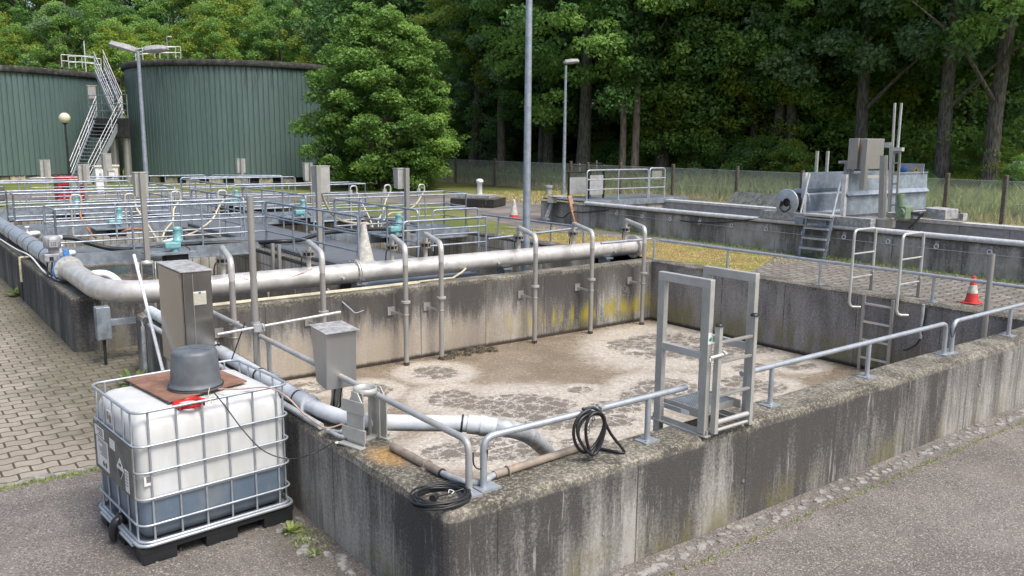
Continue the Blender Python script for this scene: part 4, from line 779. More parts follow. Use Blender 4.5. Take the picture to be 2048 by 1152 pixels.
for i in range(5): m.bx(-.0225,-.0213,.13,.19,.68-i*.025,.684-i*.025)
m.build('label_print',None,t,local=True)
m=MB(); m.mat('sticker_white'); m.bx(.052,.115,.012,.0145,.60,.70); m.mat('sticker_black'); 
for i in range(8): m.bx(.068,.102,.0105,.0118,.625+i*.006,.628+i*.006)
m.build('barcode_sticker',None,t,local=True)
m=MB(); m.mat('sticker_white'); m.bx(.014,.018,.55,.66,.93,1.03); m.mat('rusty_beige_pipe'); m.bx(.012,.0138,.56,.61,.94,1.0); m.bx(.012,.0138,.625,.65,.96,1.02); m.build('torn_label',None,t,local=True)
m=MB(); m.mat('black_plastic'); m.lathe((.01,.5,.2),[(.001,-.03),(.05,-.03),(.05,.01),(.04,.02),(.001,.025)],16,ax=(-1,0,0)); m.tube(smooth([(.03,.5,.21),(-.03,.49,.18),(-.05,.5,.1),(-.045,.5,.03)],4),[.032,.033,.034,.036,.037,.036,.035,.033,.032,.03,.028,.025,.02],12); m.build('outlet_valve',None,t,local=True)
m=MB(); m.mat('red_plastic'); m.torus((.44,.11,1.128),(0,0,1),.095,.020,26,8); m.lathe((.44,.11,1.115),[(.075,.0),(.095,.0),(.1,.03),(.09,.035),(.08,.02)],26)
for k in range(8): a=k*math.pi/4; m.bx(-.01,.01,-.006,.006,0,.03,Matrix.Translation((.44+.112*math.cos(a),.11+.112*math.sin(a),1.11))@Matrix.Rotation(a,4,'Z'))
m.build('screw_cap',None,t,local=True)
# board, tub, cables
cr=[PZ(252,762,1.142),PZ(338,806,1.142),PZ(494,764,1.142),PZ(400,728,1.142)]
cr[3]=cr[0]+cr[2]-cr[1]
tag(MB().extr(cr,(0,0,.012)).build('brown_board','brown_board',bevel=.002),'thin reddish brown board lying on top of the white caged tank','board')
bc=PZ(392,772,1.157); t=thing('upturned_tub','grey plastic tub standing upside down on the brown board','tub',bc)
h=PX(392,700,bc.x).z-1.157; h=min(max(h,.26),.36)
MB().lathe((bc.x,bc.y,1.157),[(.205,.0),(.21,.012),(.2,.02),(.192,.02),(.188,.06),(.172,h-.03),(.162,h-.006),(.14,h),(.06,h+.001),(.001,h)],36).build('shell','bucket_grey',t)
MB().torus((bc.x,bc.y,1.172),(0,0,1),.203,.007,36,6).build('rim','black_plastic',t)
m=MB()
for k in range(5): a=k*1.256+.4; m.beam((bc.x,bc.y,1.158+h),(bc.x+.14*math.cos(a),bc.y+.14*math.sin(a),1.158+h),.008,.004)
m.build('base_ribs','bucket_grey',t)
tag(MB().tube(smooth([PZ(437,778,1.165),PZ(480,778,1.19),PZ(535,775,1.19),PZ(575,795,1.17),PZ(610,830,1.05),PZ(650,855,.9),PZ(690,847,.87)],6),.006,7).build('pink_hose','pink_hose'),'thin pinkish hose running from the grey tub over the cage to the wall conduit','hose')
tag(MB().tube(smooth([PZ(428,785,1.16),PZ(450,812,1.165),PZ(490,865,1.0),PZ(530,903,.86),PZ(580,918,.79),PZ(630,905,.83),PZ(668,885,.826)],6),.0045,7).build('thin_cable','black_rubber'),'thin dark cable sagging from the grey tub across the front of the cage','cable')
tag(MB().tube(smooth([PZ(419,775,1.18),PZ(417,790,1.165),PZ(423,806,1.15)],4),.004,6).build('wire_end','cream_pipe'),'short cream wire end by the red cap of the white tank','wire')
c=PZ(676,885,ZT+.004); tag(MB().disc(c,(0,0,1),.022,.004,16).build('round_tag','sticker_white'),'small round white tag lying on the left basin wall near the davit socket','tag')
# ------------------------------------------------------------------ gate platform
gx0=5.03; gx1=PY(1508,600,4.14).x-.0; yn,yfv=4.15,4.72
zt_=PX(1430,562,gx0).z; 
yf2=PX(1322,700,gx0).y
t=thing('gate_platform','stainless access platform with two tall frames, ladder gate and grating on the front wall','gate platform',(5.3,4.3,ZT))
zt_=PY(1430,566,yn).z
for gx in (gx0,gx1):
    top=[(gx,yn,zt_),(gx,yf2,zt_)]
    m=MB(); m.beam((gx,yn,ZT+.02),(gx,yn,zt_),.05,.07,up=(0,1,0)); m.build('front_post','aluminium_pale',t,bevel=.004)
    m=MB(); m.beam((gx,yf2,ZT-.28 if gx==gx0 else ZT+.1),(gx,yf2,zt_),.05,.07,up=(0,1,0)); m.build('rear_post','aluminium_pale',t,bevel=.004)
    m=MB(); m.beam((gx,yn-.035,zt_+.0),(gx,yf2+.035,zt_+.0),.052,.07); m.build('top_bar','stainless_pale',t,bevel=.004)
    zm=ZT+(zt_-ZT)*.53; m=MB(); m.beam((gx,yn+.035,zm),(gx,yf2-.035,zm),.04,.06); m.build('middle_bar','stainless_pale',t,bevel=.004)
    m=MB(); m.bx(gx-.035,gx+.035,yn-.06,yf2+.08,ZT+.002,ZT+.014); m.bx(gx-.006,gx+.006,yn-.05,yf2+.06,ZT+.014,ZT+.05); m.build('base_angle','aluminium_pale',t)
m=MB(); m.bx(gx0+.03,gx0+.04,yn+.04,yf2,.93,1.0); m.bx(gx1-.04,gx1-.03,yn+.04,yf2,.93,1.0); m.bx(gx0+.04,gx1-.04,yn+.1,yn+.11,.93,.985); m.bx(gx0+.04,gx1-.04,yf2-.03,yf2-.02,.93,.985); m.build('platform_frame','aluminium_pale',t)
m=MB(); nxg=16; nyg=16; ya,yb_=yn+.12,yf2-.04; xa_,xb_=gx0+.045,gx1-.045
for i in range(nxg+1): x=xa_+(xb_-xa_)*i/nxg; m.bx(x-.003,x+.003,ya,yb_,.962,.985)
for j in range(nyg+1): y=ya+(yb_-ya)*j/nyg; m.bx(xa_,xb_,y-.0028,y+.0028,.963,.9845)
m.build('grating','galvanised',t)
m=MB(); m.bx(gx0-.03,gx0-.026,yn+.12,yn+.4,.945,.985); m.build('name_plate','sticker_white',t); m=MB(); m.mat('sticker_black'); 
for i in range(4): m.bx(gx0-.0315,gx0-.0305,yn+.2,yn+.38,.95+i*.009,.953+i*.009)
m.build('plate_text',None,t)
# ladder gate
la,lb_=PY(1436,700,yn-.075).x,PY(1505,700,yn-.075).x; zg=PY(1432,650,yn-.03).z
for x in (la,lb_):
    x_=x; zz=zg+(.0 if x==la else .03)
    m=MB(); m.beam((x_,yn-.075,ZT+.03),(x_,yn-.075,zz),.04,.05,up=(0,1,0)); m.build('gate_stile','aluminium_pale',t,bevel=.004)
    m=MB(); m.lathe((x_,yn-.075,zz),[(.034,0),(.033,.012),(.02,.022),(.001,.025)],14); m.build('end_cap','black_plastic',t)
for z in (ZT+.33,ZT+.60,zg-.13): m=MB(); m.beam((la+.02,yn-.075,z),(lb_-.02,yn-.075,z),.03,.022); m.build('rung','stainless',t,bevel=.004)
m=MB(); m.cyl((la+.02,yn-.075,ZT+.115),(lb_-.02,yn-.075,ZT+.115),.02,12); m.cyl((la+.02,yn-.075,ZT+.05),(lb_-.02,yn-.075,ZT+.05),.014,10); m.build('rung','stainless_pale',t)
zl=PY(1420,713,yn-.08).z; m=MB(); m.cyl((gx0-.06,yn-.09,zl-.01),(la+.06,yn-.11,zl+.005),.014,12); m.torus((la+.03,yn-.10,zl+.01),(1,0,.2),.022,.006,14,6); m.tube(smooth([(gx0-.06,yn-.09,zl-.01),(gx0-.07,yn-.1,zl-.03),(gx0-.05,yn-.11,zl-.045)],4),.006,6); m.build('latch','stainless_pale',t)
zs=PY(1416,675,yn-.0).z; m=MB(); m.mat('sticker_white'); m.bx(gx0-.03,gx0+.02,yn-.039,yn-.0365,zs-.045,zs+.045); m.mat('sticker_green'); m.lathe((gx0-.005,yn-.0395,zs-.005),[(.017,0),(.017,.001),(.001,.001)],14,ax=(0,-1,0)); m.build('round_sticker',None,t)
# ------------------------------------------------------------------ ladder and hoops on the right wall
t=thing('basin_ladder','steel ladder hanging on the inside of the right basin wall','ladder',(11.97,6.6,ZT))
ya,yb_=6.88,6.42
for y in (ya,yb_): MB().beam((11.97,y,-1.0),(11.97,y,.80+(.02 if y==ya else .0)),.045,.03).build('stile','stainless',t,bevel=.003)
for i in range(6): z=.68-i*.28; MB().beam((11.97,ya-.02,z),(11.97,yb_+.02,z),.03,.03).build('rung','stainless_pale',t,bevel=.003)
def hoop(label,y):
    t=thing('handrail_hoop',label,'handrail',(12.2,y,ZT),'steel tube hoops beside the basin ladder'); xa_,xb_=11.90,12.50; zt=1.79
    MB().tube(fillet([(12.02,y-.12,.60),(11.92,y-.03,.60),(xa_,y,.66),(xa_,y,zt),(xb_,y,zt),(xb_,y,.81)],.09),.021,12).build('hoop_tube','stainless_pale',t)
    for z in (1.05,1.42): MB().cyl((xa_,y,z),(xb_,y,z),.014,10).build('rung','stainless_pale',t)
    MB().beam((xb_,y,.81),(xb_,y,1.1),.05,.05).build('socket','stainless',t)
hoop('left one of two bent steel hoops above the basin ladder',7.08); hoop('right one of two bent steel hoops above the basin ladder, nearer the traffic cone',6.32)
tag(MB().cyl((12.5,7.06,.96),(12.5,6.34,.96),.008,8).build('tie_rod','stainless_pale'),'thin rod tying the two steel hoops together low down','rod')
t=thing('wall_bracket','rusty bracket with a cable behind the basin ladder rungs','bracket',(12.04,6.1,.4)); MB().tube(smooth([(12.03,5.95,.75),(12.0,5.95,.5),(12.0,6.0,.25),(12.0,6.12,.12),(11.97,6.2,.08)],5),.012,8).build('cable','black_rubber',t); MB().cyl((12.0,5.98,.3),(12.0,5.98,.8),.022,10).build('sleeve','grey_conduit',t)
pr=PX(1975,590,11.6); tag(MB().cyl((11.62,4.95,-.4),(11.62,4.95,1.68),.035,16).build('steel_post','stainless'),'round steel post rising inside the basin at the right edge of the photo','post')
def cone(loc,h,label,dirty=False,tilt=(0,0)):
    t=thing('traffic_cone',label,'traffic cone',loc,None); s_=h/.5; x,y,z=loc
    m=MB(); prof=[(.125,.02),(.108,.1),(.085,.2),(.065,.3),(.045,.4),(.034,.47),(.03,.5),(.001,.505)]
    bands=[(0,2,'cone_red'),(2,3,'cone_white'),(3,4,'cone_red'),(4,5,'cone_white'),(5,7,'cone_red')] if not dirty else ([(0,6,'cone_white'),(6,7,'cone_red')] if dirty==1 else [(0,1,'cone_red'),(1,7,'cone_white')])
    if not dirty: bands=[(0,1,'cone_red'),(1,2,'cone_red'),(2,4,'cone_white'),(4,7,'cone_red')]; prof=[(.12,.02),(.105,.1),(.09,.19),(.078,.25),(.06,.34),(.045,.42),(.035,.48),(.001,.5)]
    for a,b,mt in bands:
        if mt not in m.mats: pass
        m.mat(mt); m.lathe((x,y,z),[(r*s_,hh*s_) for r,hh in prof[a:b+1]],22)
    m.mats=[k for k in m.mats]; m.build('cone_body',None,t)
    MB().mat('cone_red' if dirty!=1 else 'cone_white').bx(x-.15*s_,x+.15*s_,y-.15*s_,y+.15*s_,z,z+.022*s_).build('foot_plate',None,t,bevel=.008)
    if not dirty: MB().torus((x,y,z+.49*s_),(0,0,1),.028*s_,.012*s_,14,6).build('top_ring','cone_red',t)
    return t
c=PZ(1943,606,.812); cone((c.x,c.y,.812),PX(1943,552,c.x).z-.81,'clean red and white traffic cone on the paving at the right')
c=PZ(752,538,.87); cone((7.05,13.75,.87),PX(752,452,7.05).z-.87,'tall dirty grey traffic cone with a red tip on the main catwalk',1)
c=PZ(1028,437,.81); cone((c.x,c.y,.81),PX(1028,399,c.x).z-.81,'dirty pale traffic cone with a red foot on the far asphalt',2)
# ------------------------------------------------------------------ settling tank
SX0,SX1,SY0,SY1=15.35,20.6,2.5,17.6; SZ=1.40
m=MB(); m.bx(SX0,SX0+.42,SY0,SY1,-.2,SZ); m.bx(SX1-.3,SX1,SY0,SY1,.3,1.2)
o=m.build('settling_tank','concrete_settling',bevel=.02); tag(o,'long raised concrete settling tank with a white rail in front of the fence','tank')
structure('settling_water',MB().bx(SX0+.42,SX1-.3,SY0,SY1,.4,.95),'dark_water')
MB().tube([(SX0-.01,SY0,SZ+.055),(SX0-.01,17.0,SZ+.055)],.052,14).build('white_rail','rail_white',o)
for y in [SY0+.4+i*.92 for i in range(15)]:
    m=MB(); m.extr([(SX0-.012,y-.035,1.36),(SX0-.012,y-.038,1.25),(SX0-.012,y-.02,1.225),(SX0-.012,y+.02,1.225),(SX0-.012,y+.038,1.25),(SX0-.012,y+.035,1.36)],(.01,0,0)); m.mat('dusty_steel') if 0 else None; m.build('eyelet_tab','dusty_steel',o); m=MB(); m.torus((SX0-.03,y,1.26),(1,0,0),.04,.012,16,6); m.build('cable_eyelet','rail_white',o)
tag(MB().tube([(SX0-.035,SY0+.3,1.235),(SX0-.035,8,1.215),(SX0-.035,11,1.225),(SX0-.035,16.3,1.25)],.006,6).build('pull_wire','stainless_pale'),'thin wire strung through the eyelets along the settling tank wall','wire')
ce=PX(1553,426,15.25); tag(MB().tube(smooth([(15.45,10.85,1.62),(15.32,11.3,1.5),(15.28,12.0,1.36),(15.28,12.9,1.26),(15.3,13.6,1.25)],6),.014,8).build('reel_cable','black_rubber'),'black cable hanging from the cable reel along the settling tank wall','cable')
CXP=19.0
t=thing('weir_channel','long pale grey channel with a white top strip behind the settling tank wall','channel',(CXP,10,1.1))
for i,y in enumerate(np.arange(2.6,17.3,1.04)): MB().bx(CXP,CXP+.28,y,y+1.03,1.02,1.335).build('side_panel','drain_grey',t)
MB().bx(CXP-.03,CXP+.33,2.6,17.5,1.34,1.40).build('cover_strip','rail_white',t)
# wide far end with grated platform
m=MB(); m.bx(15.42,15.8,17.61,19.0,.7,1.40); m.bx(15.82,21,17.55,17.75,.7,1.37); m.build('end_wall','concrete_settling',o)
t=thing('end_platform','grey grated platform with rails at the far end of the settling tank','platform',(18,17.5,1.4)); MB().bx(15.83,20.0,17.6,19.4,1.41,1.455).build('grating','grating',t); MB().bx(15.8,20.0,17.5,17.6,1.3,1.46).build('edge_beam','galvanised_dull',t)
def prail(lb,a,b,zb,zt,n,lev,drop=(1,1)):
    return rail3(lb,a,b,drop,top=zt,n=n,mat='galvanised',levels=lev,base=zb,r=.022,group='rails on the settling tank platform',name='platform_rail')
PYR=17.66; a=PY(1173,405,PYR); b=PY(1295,400,PYR); c=PY(1328,398,PYR)
prail('long three bar rail on the platform at the far end of the settling tank',(a.x,PYR,0),(b.x,PYR,0),1.45,2.30,2,(.32,.6))
t=prail('short rail with a small grey plate beside the long platform rail',(b.x+.05,PYR,0),(c.x,PYR,0),1.45,2.33,1,(.32,.6)); xx=(b.x+c.x)/2; MB().bx(xx-.2,xx+.2,PYR-.01,PYR,2.0,2.25).build('plate','box_steel',t)
# penstocks with handwheels
def penstock(loc,lb,w_,h,wheel=True):
    x,y,z=loc; t=thing('sluice_gate',lb,'sluice gate',loc,'sluice gates on the settling tank')
    m=MB(); m.bx(x-w_/2-.04,x-w_/2,y-.03,y+.03,z,z+h); m.bx(x+w_/2,x+w_/2+.04,y-.03,y+.03,z,z+h); m.bx(x-w_/2-.05,x+w_/2+.05,y-.04,y+.04,z+h,z+h+.04); m.build('frame','dark_metal',t)
    MB().bx(x-w_/2,x+w_/2,y-.008,y+.008,z+.12,z+h-.12).build('gate_plate','drain_grey',t)
    if wheel:
        MB().cyl((x,y,z+h),(x,y,z+h+.3),.015,8).build('spindle','stainless',t)
        m=MB(); m.torus((x,y,z+h+.22),(0,0,1),.15,.012,20,6); m.beam((x-.15,y,z+h+.22),(x+.15,y,z+h+.22),.02,.01); m.beam((x,y-.15,z+h+.22),(x,y+.15,z+h+.22),.02,.01); m.build('handwheel','dark_metal',t)
a=PY(1158,400,18.9); penstock((a.x,18.9,1.45),'wide grey sluice gate with a dark handwheel at the left end of the platform',.8,.72)
m=None; a=PY(1192,385,18.3); penstock((a.x,18.3,1.45),'pale sluice gate with a light handwheel behind the platform rail',.55,.80)
a=PX(1148,430,15.1); t_=PX(1140,394,15.35); tag(MB().beam(PX(1153,452,15.25),PX(1139,393,15.38),.15,.045,up=(0,1,0)).build('wooden_plank','wood_board'),'weathered reddish plank leaning against the end of the settling tank','plank')
a=PX(1105,404,15.3); t=thing('junction_box','cream junction box with a tilted lid on the end wall of the settling tank','box',a); MB().bx(a.x-.1,a.x+.08,a.y-.1,a.y+.1,a.z-.02,a.z+.13).build('housing','vent_cream',t,bevel=.01); MB().extr([(a.x-.1,a.y+.1,a.z+.14),(a.x-.1,a.y-.5,a.z+.15),(a.x+.3,a.y-.5,a.z+.17),(a.x+.3,a.y+.1,a.z+.16)],(0,0,.02)).build('lid','dusty_steel',t)
tag(MB().tube(smooth([a+V(0,-.05,0),a+V(-.05,-.2,-.35),a+V(-.02,-.5,-.4),a+V(0,-.8,-.22),a+V(0,-1.3,-.2),a+V(-.02,-2.3,-.06)],6),.016,8).build('box_cable','black_rubber'),'black cable looping from the cream junction box along the tank wall','cable')
tag(MB().beam(a+V(0,.05,-.05),PX(1092,437,15.1),.09,.05).beam(PX(1092,437,15.1)+V(0,-.1,-.02),PX(1092,437,15.1)+V(0,.12,-.02),.12,.04).build('diagonal_brace','dusty_steel'),'short grey diagonal brace below the cream junction box','brace')
p0=PZ(1097,392,.81); t=thing('vent_pipe','short pale vent pipe with a cap at the corner of the settling tank','pipe',p0); hh=PX(1097,373,p0.x).z; MB().cyl(p0,(p0.x,p0.y,hh),.13,16).build('pipe','drain_grey',t); MB().disc((p0.x,p0.y,hh),(0,0,1),.17,.1,18).build('cap','drain_grey',t)
# slabs leaning at the fence foot
a=PX(1450,412,24.8);b=PX(1560,425,24.8)
for i in range(5):
    y=a.y-i*(a.y-b.y)/5; w_=(a.y-b.y)/5*.95
    tag(MB().extr([(24.7,y,.81),(24.7,y-w_,.81),(25.35,y-w_,1.33),(25.35,y,1.33)],(.05,0,-.05)).build('stone_slab','solar_slab'),'one of five dark slabs leaning in a row at the foot of the fence','slab','dark slabs leaning at the fence foot')
# valve chamber on the far asphalt
c=PZ(943,408,.81); t=thing('manhole_chamber','low dark mossy concrete chamber with a metal lid and white vent on the far asphalt','manhole',c)
yy=MB(); a=PZ(900,413,.81);b=PZ(988,416,.81); d=(b-a); n_=V(-d.y,d.x,0).normalized()*1.3
mm=MB(); mm.extr([a,b,b+n_,a+n_],(0,0,.30)); mm.build('chamber','roof_rim',t,bevel=.03)
q=[a.lerp(b,.12)+n_*.15+V(0,0,.31),a.lerp(b,.85)+n_*.15+V(0,0,.31),a.lerp(b,.85)+n_*.85+V(0,0,.31),a.lerp(b,.12)+n_*.85+V(0,0,.31)]; MB().extr(q,(0,0,.09)).build('lid','dusty_steel',t)
q=a.lerp(b,.5)+n_*.6; MB().lathe((q.x,q.y,1.2),[(.09,0),(.09,.42),(.13,.43),(.13,.52),(.06,.56),(.001,.56)],16).build('vent','white_paint',t)
# ------------------------------------------------------------------ scraper bridge machine
Y0,Y1=9.58,10.5; X0_,X1_=15.62,18.85; ZB=1.66; ZH=2.47
t=thing('scraper_trough','long galvanised trough of the scraper bridge, open at its left end','scraper bridge',(17,10,1.4))
for (y,s_) in ((Y0,-1),(Y1,1)):
    pr=[(y,ZB-.05),(y+s_*.03,ZB),(y+s_*.02,ZB+.36),(y+s_*.09,ZB+.40),(y+s_*.02,ZB+.48),(y,ZH)]
    m=MB()
    for i in range(len(pr)-1):
        (a0,z0),(a1,z1)=pr[i],pr[i+1]; m.add([(X0_,a0,z0),(X1_,a0,z0),(X1_,a1,z1),(X0_,a1,z1)],[(0,1,2,3)]); m.add([(X0_,a0-s_*.02,z0),(X1_,a0-s_*.02,z0),(X1_,a1-s_*.02,z1),(X0_,a1-s_*.02,z1)],[(0,1,2,3)])
    m.bx(X0_,X1_,y-.02,y+.02,ZH-.01,ZH+.02); m.build('side_panel','panel_galvanised',t)
MB().bx(X0_,X1_,Y0,Y1,ZB-.06,ZB-.03).build('floor_panel','galvanised_dull',t); MB().bx(X1_-.02,X1_,Y0,Y1,ZB,ZH).build('end_panel','panel_galvanised',t)
for y in (Y0,Y1): MB().bx(X0_-.05,X0_+.04,y-.04,y+.04,ZB-.1,ZH+.01).build('end_post','rail_white',t)
for y in (Y0+.08,Y1-.1): MB().cyl((X0_+.0,y,ZH),(X0_-.2,y+.03,ZB-.04),.02,8).build('diagonal_strut','rail_white',t)
[MB().bx(15.2,19.2,a,a+.2,1.45,1.6).build('carrier_beam','galvanised_dull',t) for a in (Y0+.1,Y1-.3)]
for (x,y) in ((15.36,Y0-.6),(15.36,Y1+.6),(19.1,Y0-.6),(19.1,Y1+.6)): MB().disc((x,y,1.56),(1,0,0),.1,.06,16).build('wheel','dark_metal',t)
MB().bx(15.28,15.46,Y0-.8,Y1+.8,1.5,1.66).build('end_carriage','dusty_steel',t); MB().bx(19.0,19.2,Y0-.8,Y1+.8,1.45,1.6).build('end_carriage','dusty_steel',t)
for k,px in enumerate((1632,1653)): a=PY(px,345,Y1+.05); MB().beam((a.x,Y1+.05,ZH-.2),(a.x,Y1+.05,PY(px,302,Y1+.05).z),.05,.05).build('upright','aluminium_pale',t)
t=thing('step_ladder','grey steel steps leaning up to the left end of the scraper trough','ladder',(15.15,9.85,.81))
for y in (10.12,9.55): MB().beam((15.02,y,.82),(15.22,y,1.66),.05,.03).build('stile','galvanised_dull',t)
for i in range(4): z=1.0+i*.2; MB().bx(14.98+i*.05,15.16+i*.05,9.56,10.11,z-.02,z+.012).build('tread','galvanised',t)
MB().bx(15.1,15.5,9.54,10.13,1.64,1.68).build('top_tread','stainless_pale',t)
t=thing('cable_reel','grey cable reel with black cable at the left end of the scraper bridge','cable reel',(15.5,10.85,1.85))
rc=V(15.3,PX(1573,405,15.3).y,PX(1573,405,15.3).z); 
for k,dx in enumerate((0,.42)): MB().lathe(rc+V(dx,0,0),[(.09,0),(.27,0),(.285,.008),(.27,.016),(.09,.016),(.09,0)],30,ax=(1,0,0)).build('reel_disc','galvanised',t)
MB().lathe(rc+V(.02,0,0),[(.19,0),(.2,.1),(.19,.2),(.2,.3),(.19,.39)],24,ax=(1,0,0)).build('wound_cable','black_rubber',t); MB().disc(rc+V(.06,0,0),(1,0,0),.09,.06,18).build('hub','dark_metal',t)
MB().tube(smooth([rc+V(-.01,.12,.02),rc+V(-.02,.14,-.12),rc+V(-.02,.02,-.2),rc+V(-.02,-.1,-.1),rc+V(-.02,-.06,.02)],5),.012,7).bx(rc.x-.015,rc.x,rc.y+.08,rc.y+.14,rc.z-.08,rc.z+.02).build('cable_loop','black_rubber',t); MB().bx(rc.x+.1,rc.x+.3,rc.y-.1,rc.y+.1,1.45,rc.z-.1).build('bracket','dusty_steel',t)
t=thing('machine_cabinet','stainless control cabinet with an orange label on a column before the scraper trough','control cabinet',(16.3,9.4,1.5)); yc=9.42
a=PY(1738,277,yc-.12);b=PY(1765,338,yc-.12); xa_=a.x-.10; MB().bx(xa_,b.x-.0,yc-.12,yc+.25,b.z+.0,a.z).build('housing','box_steel',t,bevel=.01)
c=PY(1717,277,yc); MB().bx(c.x-.0,xa_-.01,yc+.0,yc+.18,b.z+.0,a.z).build('side_box','stainless',t,bevel=.008)
q=PY(1713,300,yc); MB().bx(c.x+.0,xa_-.05,yc-.006,yc-.001,q.z-.02,q.z+.14).build('orange_label','sticker_orange',t)
MB().beam((xa_-.02,yc-.15,a.z-.01),(xa_+.0,yc-.13,PY(1728,378,yc).z),.12,.1,up=(0,1,0)).build('column','stainless',t,bevel=.006)
MB().beam((xa_+.05,yc-.1,PY(1750,352,yc).z),(b.x+.1,yc-.1,PY(1760,352,yc).z),.04,.06).build('bracket_arm','stainless_pale',t)
c=PY(1702,325,yc+.5); MB().bx(c.x-.15,c.x+.12,yc+.4,yc+.7,c.z-.02,c.z+.03).bx(c.x-.08,c.x+.05,yc+.45,yc+.6,c.z-.3,c.z-.02).build('small_hood','dusty_steel',t)
t=thing('lift_mast','tall steel mast with ladder rungs and two thin poles at the scraper bridge','mast',(15.8,8.9,1.4)); xm=15.8
def pm(px,py,x=xm): return PX(px,py,x)
for (p,q,w_) in (((1790,206),(1778,425),.034),((1803,206),(1795,302),.034)): MB().beam(pm(*p),pm(*q),w_,w_).build('pole','stainless_pale',t)
MB().beam(pm(1768,311,15.78),pm(1764,437,15.78),.12,.1,up=(0,1,0)).build('column','stainless',t); MB().beam(pm(1781,290),pm(1777,437),.03,.03).build('rod','stainless_pale',t)
for y_,px in ((0,1786),(1,1798)): MB().beam(pm(px+2,300),pm(px-7,441),.03,.04).build('stile','stainless',t)
for i in range(7): yy=305+i*21; a=pm(1786-i*1.2,yy);b=pm(1799-i*1.2,yy); MB().beam(a,b,.02,.03).build('rung','stainless',t)
m=MB(); a=pm(1776,291); m.bx(a.x-.04,a.x+.04,a.y-.05,a.y+.05,a.z-.04,a.z+.06); a=pm(1797,298); m.bx(a.x-.05,a.x+.05,a.y-.09,a.y+.09,a.z-.04,a.z+.03); m.build('pulley_block','stainless_pale',t)
c=pm(1805,424,15.6); t=thing('green_motor','green gear motor at the foot of the mast','motor',c); MB().bx(c.x-.05,c.x+.25,c.y-.09,c.y+.1,c.z-.15,c.z+.12).build('gear_housing','green_paint',t,bevel=.03); MB().cyl((c.x,c.y+.06,c.z+.1),(c.x,c.y+.06,c.z+.34),.075,16).build('motor','green_paint',t); MB().cyl((c.x,c.y+.3,c.z-.04),(c.x+.9,c.y-.1,c.z),.018,8).build('shaft','stainless',t); MB().disc((c.x-.08,c.y,c.z),(1,0,0),.08,.05,14).build('bearing','green_paint',t)
t=thing('step_box','low stainless box step under the control cabinet on the tank wall','box',(15.6,9.2,1.46)); a=pm(1715,430,15.5);b=pm(1768,437,15.5); MB().bx(15.5,15.95,b.y,a.y,1.47,1.66).build('box','stainless',t,bevel=.01); MB().cyl((15.45,a.y+.1,1.55),(15.45,b.y+.2,1.55),.03,8).build('bar','stainless_pale',t)
t=thing('counterweight_box','grey steel box on an arm to the right of the scraper trough','box',pm(1862,428,15.9)); a=pm(1848,415,15.9);b=pm(1890,440,15.9); MB().extr([(15.9,a.y,a.z),(15.9,b.y,a.z-.02),(15.9,b.y,b.z),(15.9,a.y-.15,b.z)],(.5,0,0)).build('housing','dusty_steel',t,bevel=.01); MB().beam((15.7,c.y,c.z),(15.9,a.y,b.z+.05),.05,.05).beam((15.8,a.y+.2,1.5),(15.9,a.y,b.z+.1),.08,.04).build('arm','dark_metal',t)
c=pm(1825,338,18.6); t=thing('warning_signs','small white sign board with blue and yellow symbols behind the trough','sign',c); MB().bx(c.x,c.x+.02,c.y-.25,c.y+.3,c.z-.12,c.z+.12).build('board','drain_grey',t)
m=MB(); m.mat('sticker_blue'); m.lathe((c.x-.002,c.y+.2,c.z-.02),[(.08,0),(.08,.002),(.001,.002)],16,ax=(-1,0,0)); m.mat('sticker_yellow'); m.extr([(c.x-.004,c.y-.02,c.z-.06),(c.x-.004,c.y-.16,c.z-.06),(c.x-.004,c.y-.09,c.z+.06)],(.003,0,0)); m.mat('sticker_black'); m.extr([(c.x-.006,c.y-.07,c.z-.04),(c.x-.006,c.y-.11,c.z-.04),(c.x-.006,c.y-.09,c.z+.02)],(.001,0,0)); m.build('symbols',None,t)
# ------------------------------------------------------------------ mixers on the catwalks
def mixer(loc,label):
    x,y,z=loc; t=thing('mixer_motor',label,'mixer motor',loc,'teal mixer motors on the catwalks')
    MB().bx(x-.55,x+.35,y-.3,y+.3,z-.03,z).build('mount_plate','galvanised_dull',t); MB().bx(x-.2,x+.2,y-.18,y+.18,z-.22,z-.03).build('mount_box','dark_metal',t)
    m=MB(); m.cyl((x,y,z),(x,y,z+.06),.07,14); m.bx(x-.2,x+.1,y-.1,y+.1,z+.06,z+.19); m.build('gear_housing','teal_paint',t,bevel=.03)
    m=MB(); m.lathe((x+.06,y,z+.16),[(.08,0),(.095,.02),(.095,.07),(.075,.08),(.075,.25),(.08,.26),(.08,.30),(.05,.32),(.001,.32)],18); m.build('motor','teal_paint',t)
    m=MB(); m.tube(smooth([(x+.15,y,z+.12),(x+.25,y-.03,z+.05),(x+.3,y-.02,z-.02)],4),.01,6); m.build('cable','black_rubber',t); return t
m1=mixer((4.66,17.1,.90),'teal mixer motor on the nearest left cross catwalk, above the tall steel cabinet')
def mpos(px,py,y,z=.9): return (PY(px,py,y).x,y,z)
for (px,py,y,lb) in ((235,462,22.6,'teal mixer motor on the second left cross catwalk'),(150,428,28.1,'teal mixer motor on the farthest left cross catwalk, behind the brown hose'),(793,478,17.5,'teal mixer motor on the nearest right cross catwalk, by the grey traffic cone'),(603,437,23.1,'teal mixer motor on the second right cross catwalk'),(470,412,28.7,'teal mixer motor on the farthest right cross catwalk')):
    x=PY(px,py,y).x; dup(m1,(x,y,.90),label=lb)
